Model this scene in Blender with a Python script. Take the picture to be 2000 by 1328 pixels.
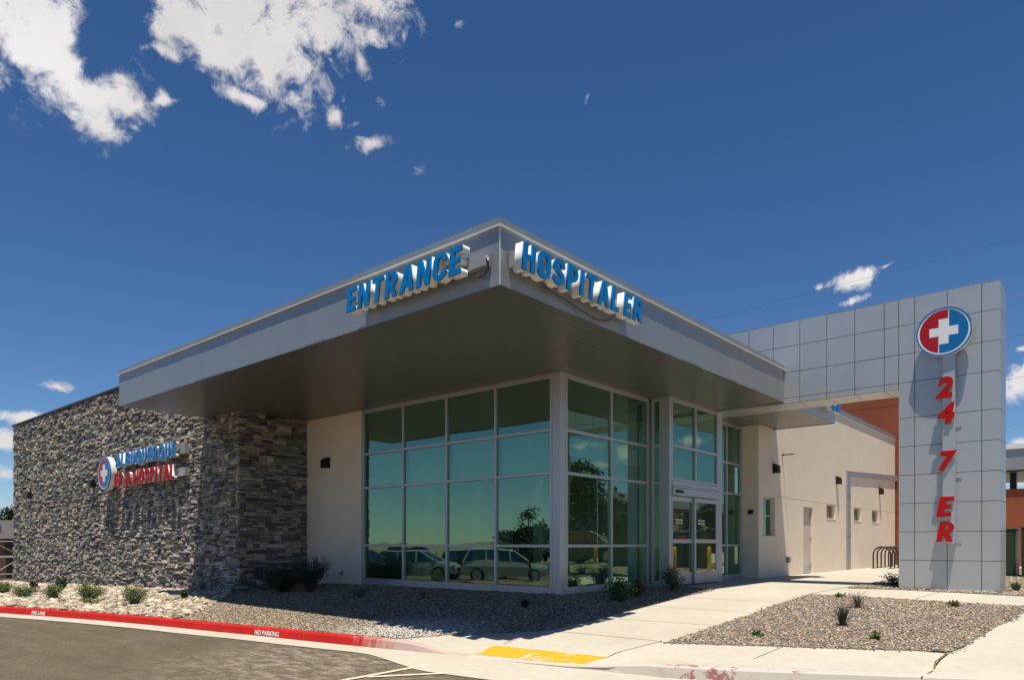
import bpy, bmesh, math, random
import numpy as np
from mathutils import Vector, Matrix

for o in list(bpy.data.objects):
    bpy.data.objects.remove(o, do_unlink=True)
R_ = math.radians
COL = bpy.context.scene.collection
SC = bpy.context.scene
random.seed(7)
rng = np.random.default_rng(7)

# ------------------------------------------------------------------ camera
FPX = 1385.14            # focal length in pixels of the 2000 px wide photograph
YH = 1061.06             # horizon row
EYE = 1.05
YAW = R_(40.8076)        # heading measured from +X
cam_d = bpy.data.cameras.new('camera')
cam_d.sensor_width = 36.0
cam_d.lens = FPX / 2000 * 36
cam_d.shift_y = (YH - 664) / 2000
cam_d.clip_start = 0.1
cam_d.clip_end = 4000
cam = bpy.data.objects.new('camera', cam_d)
COL.objects.link(cam)
cam.location = (0, 0, EYE)
cam.rotation_euler = (R_(90), 0, YAW - R_(90))
SC.camera = cam
FW = (math.cos(YAW), math.sin(YAW))
RT = (math.sin(YAW), -math.cos(YAW))

# ------------------------------------------------------------------ sun, sky
SLX, SLY = .22, .155     # horizontal travel of the light per metre of fall
SUN = 4.8
SKY = 0.085
EXPO = 0.38
sun_d = bpy.data.lights.new('sun', 'SUN')
sun_d.energy = SUN
sun_d.angle = R_(0.5)
sun_d.color = (1.0, .93, .80)
sun = bpy.data.objects.new('sun', sun_d)
COL.objects.link(sun)
sun.rotation_euler = Vector((SLX, SLY, -1)).to_track_quat('-Z', 'Y').to_euler()
sun.location = (0, 0, 60)
SC.view_settings.view_transform = 'Standard'
SC.view_settings.look = 'None'
SC.view_settings.exposure = EXPO
SC.view_settings.gamma = 1

def pdir(px, py):
    v = Vector((FW[0] + RT[0] * (px - 1000) / FPX, FW[1] + RT[1] * (px - 1000) / FPX, (YH - py) / FPX))
    return v

world = bpy.data.worlds.new("World")
SC.world = world
world.use_nodes = True
wt = world.node_tree
for n in list(wt.nodes):
    wt.nodes.remove(n)
WN = wt.nodes.new
WL = wt.links.new
w_out = WN('ShaderNodeOutputWorld')
w_bg = WN('ShaderNodeBackground')
w_bg.inputs['Strength'].default_value = SKY
WL(w_bg.outputs[0], w_out.inputs[0])
sky = WN('ShaderNodeTexSky')
sky.sky_type = 'NISHITA'
sky.sun_disc = False
el = math.atan2(1, math.hypot(SLX, SLY))
sky.sun_elevation = el
sky.sun_rotation = math.atan2(-SLX, -SLY) % (2 * math.pi)
sky.altitude = 1600
sky.air_density = 1.0
sky.dust_density = 0.3
sky.ozone_density = 3.0
w_tc = WN('ShaderNodeTexCoord')
DIRV = w_tc.outputs['Generated']

def wmath(op, a, b=None, c=None, clamp=False):
    n = WN('ShaderNodeMath'); n.operation = op; n.use_clamp = clamp
    for i, x in enumerate((a, b, c)):
        if x is None: continue
        if isinstance(x, (int, float)): n.inputs[i].default_value = x
        else: WL(x, n.inputs[i])
    return n.outputs[0]

# clear desert air: the sky is a deeper blue than the model gives
w_hsv = WN('ShaderNodeHueSaturation')
w_hsv.inputs['Saturation'].default_value = 1.16
WL(sky.outputs[0], w_hsv.inputs['Color'])
w_mul = WN('ShaderNodeMixRGB'); w_mul.blend_type = 'MULTIPLY'; w_mul.inputs[0].default_value = 1
w_tint = WN('ShaderNodeValToRGB'); _e = w_tint.color_ramp.elements
_e[0].position = 0.0; _e[0].color = (.78, .85, .92, 1); _e[1].position = .62; _e[1].color = (.60, .72, .82, 1)
WL(w_hsv.outputs[0], w_mul.inputs[1]); WL(w_tint.outputs[0], w_mul.inputs[2])

_sz = WN('ShaderNodeSeparateXYZ'); WL(DIRV, _sz.inputs[0]); WL(_sz.outputs['Z'], w_tint.inputs[0])
# clouds: each one a patch of the sky round its own direction, broken up with noise
CLOUDS = [  # px, py, rx, ry, tilt, weight
    (30, 40, 165, 110, 0, 1.2), (115, 135, 165, 66, -34, 1.05), (235, 196, 70, 48, -30, 1.0), (325, 190, 42, 18, 35, .9),
    (262, 250, 30, 18, 0, .6), (-120, 10, 150, 90, 0, 1.1),
    (490, 10, 210, 95, 0, 1.4), (520, 105, 150, 84, -10, 1.3), (480, 192, 84, 26, -12, .9), (570, 185, 42, 40, 0, .9), (430, 95, 80, 60, 0, 1.1),
    (655, 60, 115, 85, 0, 1.2), (705, 120, 38, 66, 20, .95), (305, 106, 62, 28, 12, 1.0), (720, 5, 85, 45, 0, 1.0), (365, 50, 85, 60, 0, 1.1),
    (655, 232, 30, 42, 30, .85), (700, 240, 60, 14, 20, .62), (722, 280, 52, 20, 12, 1.05), (738, 205, 50, 26, 35, .6),
    (790, 70, 22, 50, -20, .42), (896, 48, 40, 28, 10, .50), (813, 332, 34, 26, 0, .42), (1146, 188, 24, 52, -15, .45),
    (1350, 487, 24, 8, 10, .2),
    (1665, 548, 58, 24, 8, 1.05), (1665, 588, 55, 15, 8, .7), (1598, 562, 18, 14, 0, .7), (1730, 520, 30, 8, 20, .5),
    (110, 755, 42, 14, -4, 1.0), (48, 816, 46, 15, 0, 1.0), (5, 860, 30, 24, 0, .95), (8, 925, 40, 26, 0, .9), (8, 985, 46, 22, 0, .8),
    (2000, 742, 52, 42, 0, 1.05), (1996, 682, 24, 10, 0, .75), (1995, 862, 34, 12, 0, .8), (1992, 944, 60, 12, 0, .8),
]
def blob_rows(c, a, b, rot):
    c = c.normalized()
    t1 = Vector((0, 0, 1)).cross(c); t1 = -t1.normalized()      # to the right as seen from inside
    t2 = -c.cross(-t1).normalized()
    t2 = t1.cross(c).normalized()
    ca, sa = math.cos(R_(rot)), math.sin(R_(rot))
    u = t1 * ca + t2 * sa; v = -t1 * sa + t2 * ca
    return c, u / a, v / b
blobs = []
for (px, py, rx, ry, rot, w) in CLOUDS:
    d = pdir(px, py); L = d.length
    blobs.append((d, rx / FPX / L, ry / FPX / L ** 1.0, rot, w))
def mirY(px, py, rx, ry, w):    # clouds south of the clinic, seen in its glass
    d = pdir(px, py); L = d.length
    blobs.append((Vector((d.x, -d.y, d.z)), rx / FPX / L, ry / FPX / L, 0, w))
mirY(1140, 870, 60, 16, 1.0); mirY(1235, 885, 60, 30, 1.0); mirY(1350, 860, 60, 18, .9); mirY(1180, 905, 120, 14, .8)
field = None
for (d, a, b, rot, w) in blobs:
    c, u, v = blob_rows(d, a, b, rot)
    outs = []
    for row in (u, v, c):
        n = WN('ShaderNodeVectorMath'); n.operation = 'DOT_PRODUCT'
        WL(DIRV, n.inputs[0]); n.inputs[1].default_value = row
        outs.append(n.outputs['Value'])
    cx_ = WN('ShaderNodeCombineXYZ')
    for i in range(3): WL(outs[i], cx_.inputs[i])
    ds = WN('ShaderNodeVectorMath'); ds.operation = 'DISTANCE'
    WL(cx_.outputs[0], ds.inputs[0]); ds.inputs[1].default_value = (0, 0, 1)
    q = wmath('SUBTRACT', w, ds.outputs['Value'])
    field = q if field is None else wmath('MAXIMUM', field, q)
for (px, py, rx, ry, rot, w) in [(222, 30, 46, 85, -18, 0), (330, 150, 50, 24, -20, 0)]:   # blue gaps between the two banks
    d = pdir(px, py); L = d.length
    c, u, v = blob_rows(d, rx / FPX / L, ry / FPX / L, rot); outs = []
    for row in (u, v, c):
        n = WN('ShaderNodeVectorMath'); n.operation = 'DOT_PRODUCT'; WL(DIRV, n.inputs[0]); n.inputs[1].default_value = row; outs.append(n.outputs['Value'])
    cx_ = WN('ShaderNodeCombineXYZ')
    for i in range(3): WL(outs[i], cx_.inputs[i])
    ds = WN('ShaderNodeVectorMath'); ds.operation = 'DISTANCE'; WL(cx_.outputs[0], ds.inputs[0]); ds.inputs[1].default_value = (0, 0, 1)
    field = wmath('MINIMUM', field, wmath('MULTIPLY_ADD', ds.outputs['Value'], 1.3, -1.5))
def wnoise(scale, detail, rough, dist=0.0):
    n = WN('ShaderNodeTexNoise'); n.inputs['Scale'].default_value = scale
    n.inputs['Detail'].default_value = detail; n.inputs['Roughness'].default_value = rough
    n.inputs['Distortion'].default_value = dist
    WL(DIRV, n.inputs['Vector']); return n.outputs['Fac']
n1 = wnoise(8, 14, .64, .2)
n2 = wnoise(34, 10, .68, .5)
nn = wmath('ADD', wmath('MULTIPLY', wmath('SUBTRACT', n1, .5), 3.0), wmath('MULTIPLY', wmath('SUBTRACT', n2, .5), 2.6))
fclip = wmath('MINIMUM', field, 1.0)
dens = wmath('ADD', fclip, nn)
mr = WN('ShaderNodeMapRange'); mr.interpolation_type = 'SMOOTHSTEP'
mr.inputs['From Min'].default_value = .05; mr.inputs['From Max'].default_value = .85
WL(dens, mr.inputs['Value'])
gate = wmath('GREATER_THAN', field, -1.0)
gate = WN('ShaderNodeMapRange'); gate.inputs['From Min'].default_value = -.55; gate.inputs['From Max'].default_value = .25
WL(field, gate.inputs['Value'])
alpha = wmath('MULTIPLY', mr.outputs[0], gate.outputs[0], clamp=True)
n3 = wnoise(5, 6, .55, 0)
cr = WN('ShaderNodeMapRange'); cr.inputs['From Min'].default_value = .3; cr.inputs['From Max'].default_value = .7
cr.inputs['To Min'].default_value = .72; cr.inputs['To Max'].default_value = 1.0
WL(n3, cr.inputs['Value'])
ccol = WN('ShaderNodeMixRGB'); ccol.blend_type = 'MULTIPLY'; ccol.inputs[0].default_value = 1
ccol.inputs[1].default_value = (8.4, 8.1, 8.0, 1)
WL(cr.outputs[0], ccol.inputs[2])
w_mix = WN('ShaderNodeMixRGB')
am = wmath('MULTIPLY', alpha, .96)
WL(am, w_mix.inputs[0]); WL(w_mul.outputs[0], w_mix.inputs[1]); WL(ccol.outputs[0], w_mix.inputs[2])
WL(w_mix.outputs[0], w_bg.inputs['Color'])

# ------------------------------------------------------------------ helpers
def lerp(a, b, t): return a + (b - a) * t
def sstep(x, a, b):
    t = min(1, max(0, (x - a) / (b - a))); return t * t * (3 - 2 * t)

class MB:
    """collects polygons for ONE mesh object"""
    def __init__(s): s.v = []; s.f = []; s.m = []; s.c = None
    def poly(s, pts, m=0):
        i = len(s.v); s.v += [tuple(p) for p in pts]; s.f.append(tuple(range(i, i + len(pts)))); s.m.append(m)
    def box(s, x0, x1, y0, y1, z0, z1, m=0):
        if x0 > x1: x0, x1 = x1, x0
        if y0 > y1: y0, y1 = y1, y0
        if z0 > z1: z0, z1 = z1, z0
        i = len(s.v)
        s.v += [(x0, y0, z0), (x1, y0, z0), (x1, y1, z0), (x0, y1, z0), (x0, y0, z1), (x1, y0, z1), (x1, y1, z1), (x0, y1, z1)]
        for f in ((0, 3, 2, 1), (4, 5, 6, 7), (0, 1, 5, 4), (1, 2, 6, 5), (2, 3, 7, 6), (3, 0, 4, 7)):
            s.f.append(tuple(i + k for k in f)); s.m.append(m)
    def hexa(s, p, m=0):
        i = len(s.v); s.v += [tuple(q) for q in p]
        for f in ((0, 3, 2, 1), (4, 5, 6, 7), (0, 1, 5, 4), (1, 2, 6, 5), (2, 3, 7, 6), (3, 0, 4, 7)):
            s.f.append(tuple(i + k for k in f)); s.m.append(m)
    def tube(s, path, r, n=8, m=0, cap=True):
        path = [Vector(p) for p in path]
        rs = r if isinstance(r, (list, tuple)) else [r] * len(path)
        rings = []
        for k, p in enumerate(path):
            a = path[max(0, k - 1)]; b = path[min(len(path) - 1, k + 1)]
            t = (b - a).normalized()
            up = Vector((0, 0, 1)) if abs(t.z) < .95 else Vector((1, 0, 0))
            u = t.cross(up).normalized(); w = u.cross(t).normalized()
            i = len(s.v)
            for j in range(n):
                an = 2 * math.pi * j / n
                s.v.append(tuple(p + (u * math.cos(an) + w * math.sin(an)) * rs[k]))
            rings.append(i)
        for k in range(len(rings) - 1):
            for j in range(n):
                a = rings[k] + j; b = rings[k] + (j + 1) % n; c = rings[k + 1] + (j + 1) % n; d = rings[k + 1] + j
                s.f.append((a, b, c, d)); s.m.append(m)
        if cap:
            s.f.append(tuple(rings[0] + j for j in range(n))[::-1]); s.m.append(m)
            s.f.append(tuple(rings[-1] + j for j in range(n))); s.m.append(m)
    def lathe(s, prof, cx, cy, n=20, m=0):
        rings = []
        for (r, z) in prof:
            i = len(s.v); rings.append(i)
            for j in range(n):
                a = 2 * math.pi * j / n
                s.v.append((cx + r * math.cos(a), cy + r * math.sin(a), z))
        for k in range(len(rings) - 1):
            for j in range(n):
                s.f.append((rings[k] + j, rings[k] + (j + 1) % n, rings[k + 1] + (j + 1) % n, rings[k + 1] + j)); s.m.append(m)
        s.f.append(tuple(rings[-1] + j for j in range(n))); s.m.append(m)
        s.f.append(tuple(rings[0] + j for j in range(n))[::-1]); s.m.append(m)
    def build(s, name, mats, parent=None, smooth=False, bevel=0, fix=False, **tags):
        me = bpy.data.meshes.new(name)
        me.from_pydata(s.v, [], s.f)
        if not isinstance(mats, (list, tuple)): mats = [mats]
        for m in mats: me.materials.append(m)
        if len(mats) > 1: me.polygons.foreach_set('material_index', s.m)
        if s.c is not None:
            at = me.attributes.new('col', 'FLOAT_COLOR', 'POINT')
            at.data.foreach_set('color', np.asarray(s.c, dtype=np.float32).ravel())
        if smooth: me.polygons.foreach_set('use_smooth', [True] * len(me.polygons))
        me.update()
        if fix:
            bm = bmesh.new(); bm.from_mesh(me); bmesh.ops.recalc_face_normals(bm, faces=bm.faces); bm.to_mesh(me); bm.free()
        o = bpy.data.objects.new(name, me); COL.objects.link(o)
        if parent is not None: o.parent = parent
        if bevel:
            b = o.modifiers.new('bevel', 'BEVEL'); b.width = bevel; b.segments = 2; b.limit_method = 'ANGLE'
        return tag(o, **tags)

def tag(o, label=None, cat=None, group=None, kind=None):
    if label: o['label'] = label
    if cat: o['category'] = cat
    if group: o['group'] = group
    if kind: o['kind'] = kind
    return o
def empty(name, loc, label=None, cat=None, group=None, kind=None, rz=0):
    o = bpy.data.objects.new(name, None); COL.objects.link(o)
    o.location = loc; o.rotation_euler = (0, 0, rz); o.empty_display_size = .2
    return tag(o, label, cat, group, kind)
def child(mb, name, mats, root, **kw):
    """build a mesh given in world coordinates as a child of an un-rotated empty"""
    if root is not None:
        lx, ly, lz = world_loc(root)
        mb.v = [(x - lx, y - ly, z - lz) for x, y, z in mb.v]
    return mb.build(name, mats, root, **kw)
def world_loc(o):
    x = y = z = 0
    while o is not None:
        x += o.location.x; y += o.location.y; z += o.location.z; o = o.parent
    return x, y, z
def copy_tree(o, parent=None):
    c = o.copy(); COL.objects.link(c); c.parent = parent
    for ch in [k for k in o.children]: copy_tree(ch, c)
    return c

# ------------------------------------------------------------------ materials
def new_mat(name):
    m = bpy.data.materials.new(name); m.use_nodes = True
    nt = m.node_tree
    return m, nt, nt.nodes['Principled BSDF']
def N(nt, t, **kw):
    n = nt.nodes.new(t)
    for k, v in kw.items(): setattr(n, k, v)
    return n
def coords(nt): return N(nt, 'ShaderNodeTexCoord').outputs['Object']
def gcoords(nt): return N(nt, 'ShaderNodeNewGeometry').outputs['Position']
def noise(nt, vec, scale, detail=6, rough=.6, dist=0):
    n = N(nt, 'ShaderNodeTexNoise')
    n.inputs['Scale'].default_value = scale; n.inputs['Detail'].default_value = detail
    n.inputs['Roughness'].default_value = rough; n.inputs['Distortion'].default_value = dist
    nt.links.new(vec, n.inputs['Vector']); return n.outputs['Fac']
def ramp(nt, fac, stops):
    r = N(nt, 'ShaderNodeValToRGB'); e = r.color_ramp.elements
    while len(e) < len(stops): e.new(.5)
    for i, (p, c) in enumerate(stops):
        e[i].position = p; e[i].color = tuple(c) + (1,) if len(c) == 3 else c
    nt.links.new(fac, r.inputs[0]); return r.outputs[0]
def mixc(nt, fac, a, b, mode='MIX'):
    m = N(nt, 'ShaderNodeMixRGB', blend_type=mode)
    for i, x in ((0, fac), (1, a), (2, b)):
        if hasattr(x, 'is_output') or hasattr(x, 'links'): nt.links.new(x, m.inputs[i])
        elif isinstance(x, (int, float)): m.inputs[i].default_value = x
        else: m.inputs[i].default_value = tuple(x) + (1,) if len(x) == 3 else x
    return m.outputs[0]
def bump(nt, b, h, strength, dist):
    n = N(nt, 'ShaderNodeBump'); n.inputs['Strength'].default_value = strength; n.inputs['Distance'].default_value = dist
    nt.links.new(h, n.inputs['Height']); nt.links.new(n.outputs[0], b.inputs['Normal'])
def simple(name, col, rough=.5, metal=0, var=.08, vscale=3, bmp=0, bscale=60, spec=None):
    m, nt, b = new_mat(name)
    g = gcoords(nt)
    f = noise(nt, g, vscale, 8, .65)
    dark = [c * (1 - var) for c in col]; lite = [min(1, c * (1 + var)) for c in col]
    nt.links.new(ramp(nt, f, [(.3, dark), (.7, lite)]), b.inputs['Base Color'])
    b.inputs['Roughness'].default_value = rough; b.inputs['Metallic'].default_value = metal
    if spec is not None: b.inputs['Specular IOR Level'].default_value = spec
    if bmp: bump(nt, b, noise(nt, g, bscale, 4, .6), bmp, .01)
    return m

M = {}
def m_metal(name, col, rough, metal, streak=.06):
    m, nt, b = new_mat(name)
    g = gcoords(nt)
    mp = N(nt, 'ShaderNodeMapping'); mp.inputs['Scale'].default_value = (1, 1, .25); nt.links.new(g, mp.inputs[0])
    f = noise(nt, mp.outputs[0], 1.6, 8, .6)
    nt.links.new(ramp(nt, f, [(.3, [c * (1 - streak) for c in col]), (.7, [c * (1 + streak) for c in col])]), b.inputs['Base Color'])
    rr = N(nt, 'ShaderNodeMapRange'); nt.links.new(noise(nt, g, 5, 6, .6), rr.inputs['Value'])
    rr.inputs['To Min'].default_value = rough - .06; rr.inputs['To Max'].default_value = rough + .06
    nt.links.new(rr.outputs[0], b.inputs['Roughness'])
    b.inputs['Metallic'].default_value = metal
    return m
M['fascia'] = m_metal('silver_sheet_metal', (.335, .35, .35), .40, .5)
M['panel'] = m_metal('silver_composite_panel', (.47, .48, .485), .36, .5, .04)
_nt = M['panel'].node_tree
bump(_nt, _nt.nodes['Principled BSDF'], noise(_nt, gcoords(_nt), 1.1, 2, .5), .5, .02)
_nt = M['fascia'].node_tree
bump(_nt, _nt.nodes['Principled BSDF'], noise(_nt, gcoords(_nt), 1.4, 2, .5), .35, .015)
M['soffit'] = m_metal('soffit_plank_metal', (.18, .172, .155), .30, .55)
M['trim'] = simple('pale_drip_edge', (.80, .80, .78), .35, .2)
M['frame'] = m_metal('clear_anodised_frame', (.47, .48, .50), .38, .5, .03)
M['core'] = simple('dark_joint', (.05, .05, .055), .7)
M['coping'] = simple('bronze_coping', (.055, .045, .035), .5, .3)
M['white'] = simple('white_return', (.78, .78, .76), .4, var=.03)
M['blue'] = simple('blue_letter_face', (.0, .19, .50), .28, var=.03)
M['blue_edge'] = simple('blue_letter_trim', (.0, .14, .42), .3, var=.03)
M['red'] = simple('red_letter_face', (.42, .006, .006), .5, spec=.2, var=.03)
M['red_edge'] = simple('red_letter_trim', (.34, .005, .006), .5, spec=.2, var=.03)
M['logo_red'] = simple('red_logo_vinyl', (.36, .004, .006), .35, var=.02)
M['logo_blue'] = simple('blue_logo_vinyl', (.0, .13, .36), .35, var=.02)
M['logo_white'] = simple('white_logo_acrylic', (.72, .73, .76), .35, var=.02)
M['raceway'] = m_metal('grey_raceway', (.34, .35, .36), .45, .3)
M['bronze'] = simple('dark_bronze_metal', (.025, .022, .02), .4, .5)
M['black'] = simple('black_plastic', (.015, .015, .017), .45)
M['steel'] = simple('brushed_steel', (.55, .55, .55), .3, 1)
M['yellow'] = simple('yellow_paint', (.75, .50, .01), .45)
M['conduit'] = simple('dark_flexible_conduit', (.05, .05, .05), .5)
M['interior'] = simple('white_interior_wall', (.62, .64, .60), .8)
M['shade'] = simple('white_shade_fabric', (.85, .85, .82), .8)
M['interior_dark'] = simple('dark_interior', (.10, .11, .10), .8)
M['intfloor'] = simple('interior_tile', (.30, .28, .25), .35)
M['green'] = simple('transformer_green', (.026, .045, .018), .45, var=.15)

def m_stucco(name, col, var=.05):
    m, nt, b = new_mat(name); g = gcoords(nt)
    f = noise(nt, g, 1.3, 8, .6)
    c1 = ramp(nt, f, [(.3, [c * (1 - var) for c in col]), (.7, [c * (1 + var) for c in col])])
    mp = N(nt, 'ShaderNodeMapping'); mp.inputs['Scale'].default_value = (3, 3, .35); nt.links.new(g, mp.inputs[0])
    st = noise(nt, mp.outputs[0], 1.5, 8, .65)
    c2 = mixc(nt, ramp(nt, st, [(.5, (0, 0, 0)), (.8, (.3, .3, .3))]), c1, [c * .82 for c in col])
    fine = noise(nt, g, 45, 6, .7)
    c3 = mixc(nt, .12, c2, ramp(nt, fine, [(.3, (.55, .55, .55)), (.7, (1, 1, 1))]), 'MULTIPLY')
    nt.links.new(c3, b.inputs['Base Color'])
    b.inputs['Roughness'].default_value = .92; b.inputs['Specular IOR Level'].default_value = .15
    bump(nt, b, fine, .35, .006)
    return m
M['stucco'] = m_stucco('cream_stucco', (.80, .685, .54))
M['terracotta'] = m_stucco('terracotta_stucco', (.27, .080, .042), .10)
M['door_paint'] = simple('putty_door_paint', (.55, .46, .38), .5)

def m_attr(name, rough=.85, var=.25, vscale=40, bmp=.4, spec=.25):
    m, nt, b = new_mat(name)
    a = N(nt, 'ShaderNodeAttribute', attribute_name='col')
    g = gcoords(nt)
    f = noise(nt, g, vscale, 6, .65)
    c = mixc(nt, 1, a.outputs['Color'], ramp(nt, f, [(.25, [1 - var] * 3), (.75, [1 + var * .6] * 3)]), 'MULTIPLY')
    nt.links.new(c, b.inputs['Base Color'])
    b.inputs['Roughness'].default_value = rough; b.inputs['Specular IOR Level'].default_value = spec
    if bmp: bump(nt, b, f, bmp, .01)
    return m
M['stone'] = m_attr('ledgestone', .85, .3, 26, .6)
M['pebble'] = m_attr('crushed_gravel', .9, .15, 60, 0)
WARM = np.array([1.03, .96, .85])
M['rock'] = m_attr('river_rock', .9, .25, 30, .5)
M['leaf'] = m_attr('leaves', .55, .1, 30, 0, .3)

def m_ground(name, cols, scale, bmp=.8, big=.6):
    m, nt, b = new_mat(name); g = gcoords(nt)
    v = N(nt, 'ShaderNodeTexVoronoi'); v.inputs['Scale'].default_value = scale; nt.links.new(g, v.inputs['Vector'])
    sep = N(nt, 'ShaderNodeSeparateColor'); nt.links.new(v.outputs['Color'], sep.inputs[0])
    k = len(cols)
    c = ramp(nt, sep.outputs[0], [((i + .5) / k, cols[i]) for i in range(k)])
    f = noise(nt, g, .7, 8, .6)
    c = mixc(nt, 1, c, ramp(nt, f, [(.3, [big + .15] * 3), (.7, [1.1] * 3)]), 'MULTIPLY')
    nt.links.new(c, b.inputs['Base Color']); b.inputs['Roughness'].default_value = .95; b.inputs['Specular IOR Level'].default_value = .2
    bump(nt, b, v.outputs['Distance'], bmp, .02)
    return m
GRAVEL_COLS = [(.075, .065, .055), (.16, .135, .11), (.26, .22, .18), (.33, .29, .25), (.20, .15, .115)]
M['gravel'] = m_ground('gravel_base', GRAVEL_COLS, 38)
M['bed'] = m_ground('rock_bed_base', [(.10, .08, .06), (.2, .165, .13), (.3, .25, .2)], 22)
M['dirt'] = m_ground('dry_ground', [(.20, .155, .11), (.26, .205, .15), (.31, .25, .19)], 12, .3)

def m_concrete(name, col):
    m, nt, b = new_mat(name); g = gcoords(nt)
    f = noise(nt, g, .55, 8, .62); f2 = noise(nt, g, 7, 8, .7); f3 = noise(nt, g, 90, 3, .6)
    c = ramp(nt, f, [(.3, [x * .9 for x in col]), (.7, [x * 1.06 for x in col])])
    c = mixc(nt, .35, c, ramp(nt, f2, [(.3, [.78] * 3), (.65, [1.08] * 3)]), 'MULTIPLY')
    st = noise(nt, g, 1.7, 10, .72, .6)
    c = mixc(nt, ramp(nt, st, [(.60, (0, 0, 0)), (.74, (.45, .45, .45))]), c, (.46, .37, .26))
    c = mixc(nt, .2, c, ramp(nt, f3, [(.35, [.7] * 3), (.6, [1.1] * 3)]), 'MULTIPLY')
    nt.links.new(c, b.inputs['Base Color']); b.inputs['Roughness'].default_value = .88; b.inputs['Specular IOR Level'].default_value = .2
    bump(nt, b, f3, .25, .004)
    return m
M['concrete'] = m_concrete('broom_concrete', (.50, .455, .375))
M['joint'] = simple('dirt_filled_joint', (.17, .13, .09), .95)

# asphalt: dusty, streaked with tyre wear, pale washed-out cement towards the gutter by the ramp
def m_asphalt():
    m, nt, b = new_mat('dusty_asphalt'); g = gcoords(nt)
    mp = N(nt, 'ShaderNodeMapping'); mp.inputs['Rotation'].default_value = (0, 0, R_(-12)); mp.inputs['Scale'].default_value = (2.0, .5, 1)
    nt.links.new(g, mp.inputs[0])
    st = noise(nt, mp.outputs[0], 1.3, 12, .74)
    fine = noise(nt, g, 55, 5, .7); mid = noise(nt, g, 1.4, 12, .72)
    c = ramp(nt, st, [(.28, (.090, .073, .048)), (.5, (.118, .096, .064)), (.74, (.155, .126, .085))])
    c = mixc(nt, .35, c, ramp(nt, mid, [(.3, [.75] * 3), (.7, [1.15] * 3)]), 'MULTIPLY')
    c = mixc(nt, .55, c, ramp(nt, fine, [(.35, [.55] * 3), (.65, [1.35] * 3)]), 'MULTIPLY')
    vv = N(nt, 'ShaderNodeTexVoronoi'); vv.inputs['Scale'].default_value = 70; nt.links.new(g, vv.inputs['Vector'])
    sv = N(nt, 'ShaderNodeSeparateColor'); nt.links.new(vv.outputs['Color'], sv.inputs[0])
    c = mixc(nt, .5, c, ramp(nt, sv.outputs[0], [(.1, [.6] * 3), (.8, [1.1] * 3), (.97, [1.9] * 3)]), 'MULTIPLY')
    # spilled cement dust near the ramp
    dv = N(nt, 'ShaderNodeVectorMath', operation='DISTANCE'); nt.links.new(g, dv.inputs[0]); dv.inputs[1].default_value = (6.0, 8.6, -.6)
    mr = N(nt, 'ShaderNodeMapRange'); mr.inputs['From Min'].default_value = 3.0; mr.inputs['From Max'].default_value = .8
    nt.links.new(dv.outputs['Value'], mr.inputs['Value'])
    mp2 = N(nt, 'ShaderNodeMapping'); mp2.inputs['Rotation'].default_value = (0, 0, R_(-14)); mp2.inputs['Scale'].default_value = (3.6, 1.5, 1)
    nt.links.new(g, mp2.inputs[0])
    dn = noise(nt, mp2.outputs[0], 1.9, 14, .80)
    mm = N(nt, 'ShaderNodeMath', operation='MULTIPLY'); nt.links.new(mr.outputs[0], mm.inputs[0])
    nt.links.new(ramp(nt, dn, [(.46, (0, 0, 0)), (.62, (.6, .6, .6))]), mm.inputs[1])
    c = mixc(nt, mm.outputs[0], c, (.44, .38, .29))
    # orange dirt flecks
    fl = noise(nt, mp2.outputs[0], 4.3, 5, .6)
    c = mixc(nt, ramp(nt, fl, [(.70, (0, 0, 0)), (.76, (.55, .55, .55))]), c, (.36, .24, .12))
    nt.links.new(c, b.inputs['Base Color']); b.inputs['Roughness'].default_value = .85; b.inputs['Specular IOR Level'].default_value = .25
    bump(nt, b, fine, .5, .006)
    return m
M['asphalt'] = m_asphalt()
M['paint'] = simple('worn_cream_road_paint', (.62, .55, .42), .7, var=.2, vscale=20)
M['white_paint'] = simple('white_stencil_paint', (.72, .70, .66), .7, var=.15, vscale=30)

def m_kerb():
    m, nt, b = new_mat('red_painted_kerb'); g = gcoords(nt)
    sp = N(nt, 'ShaderNodeSeparateXYZ'); nt.links.new(g, sp.inputs[0])
    f = noise(nt, g, 3, 8, .65)
    red = ramp(nt, f, [(.3, (.42, .013, .010)), (.7, (.54, .020, .016))])
    # paint worn off towards the ramp
    wear = N(nt, 'ShaderNodeMapRange'); wear.inputs['From Min'].default_value = 9.9; wear.inputs['From Max'].default_value = 7.9
    nt.links.new(sp.outputs['Y'], wear.inputs['Value'])
    mp = N(nt, 'ShaderNodeMapping'); mp.inputs['Scale'].default_value = (6, 6, 1.5); nt.links.new(g, mp.inputs[0])
    wn = noise(nt, mp.outputs[0], 1.2, 10, .75)
    a = N(nt, 'ShaderNodeMath', operation='MULTIPLY_ADD'); nt.links.new(wear.outputs[0], a.inputs[0]); a.inputs[1].default_value = .75
    nt.links.new(wn, a.inputs[2])
    k = ramp(nt, a.outputs[0], [(.70, (0, 0, 0)), (1.0, (.85, .85, .85))])
    c = mixc(nt, k, red, (.50, .44, .38))
    nt.links.new(c, b.inputs['Base Color']); b.inputs['Roughness'].default_value = .6; b.inputs['Specular IOR Level'].default_value = .2
    bump(nt, b, noise(nt, g, 60, 4, .6), .2, .005)
    return m
M['kerb_red'] = m_kerb()
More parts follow.
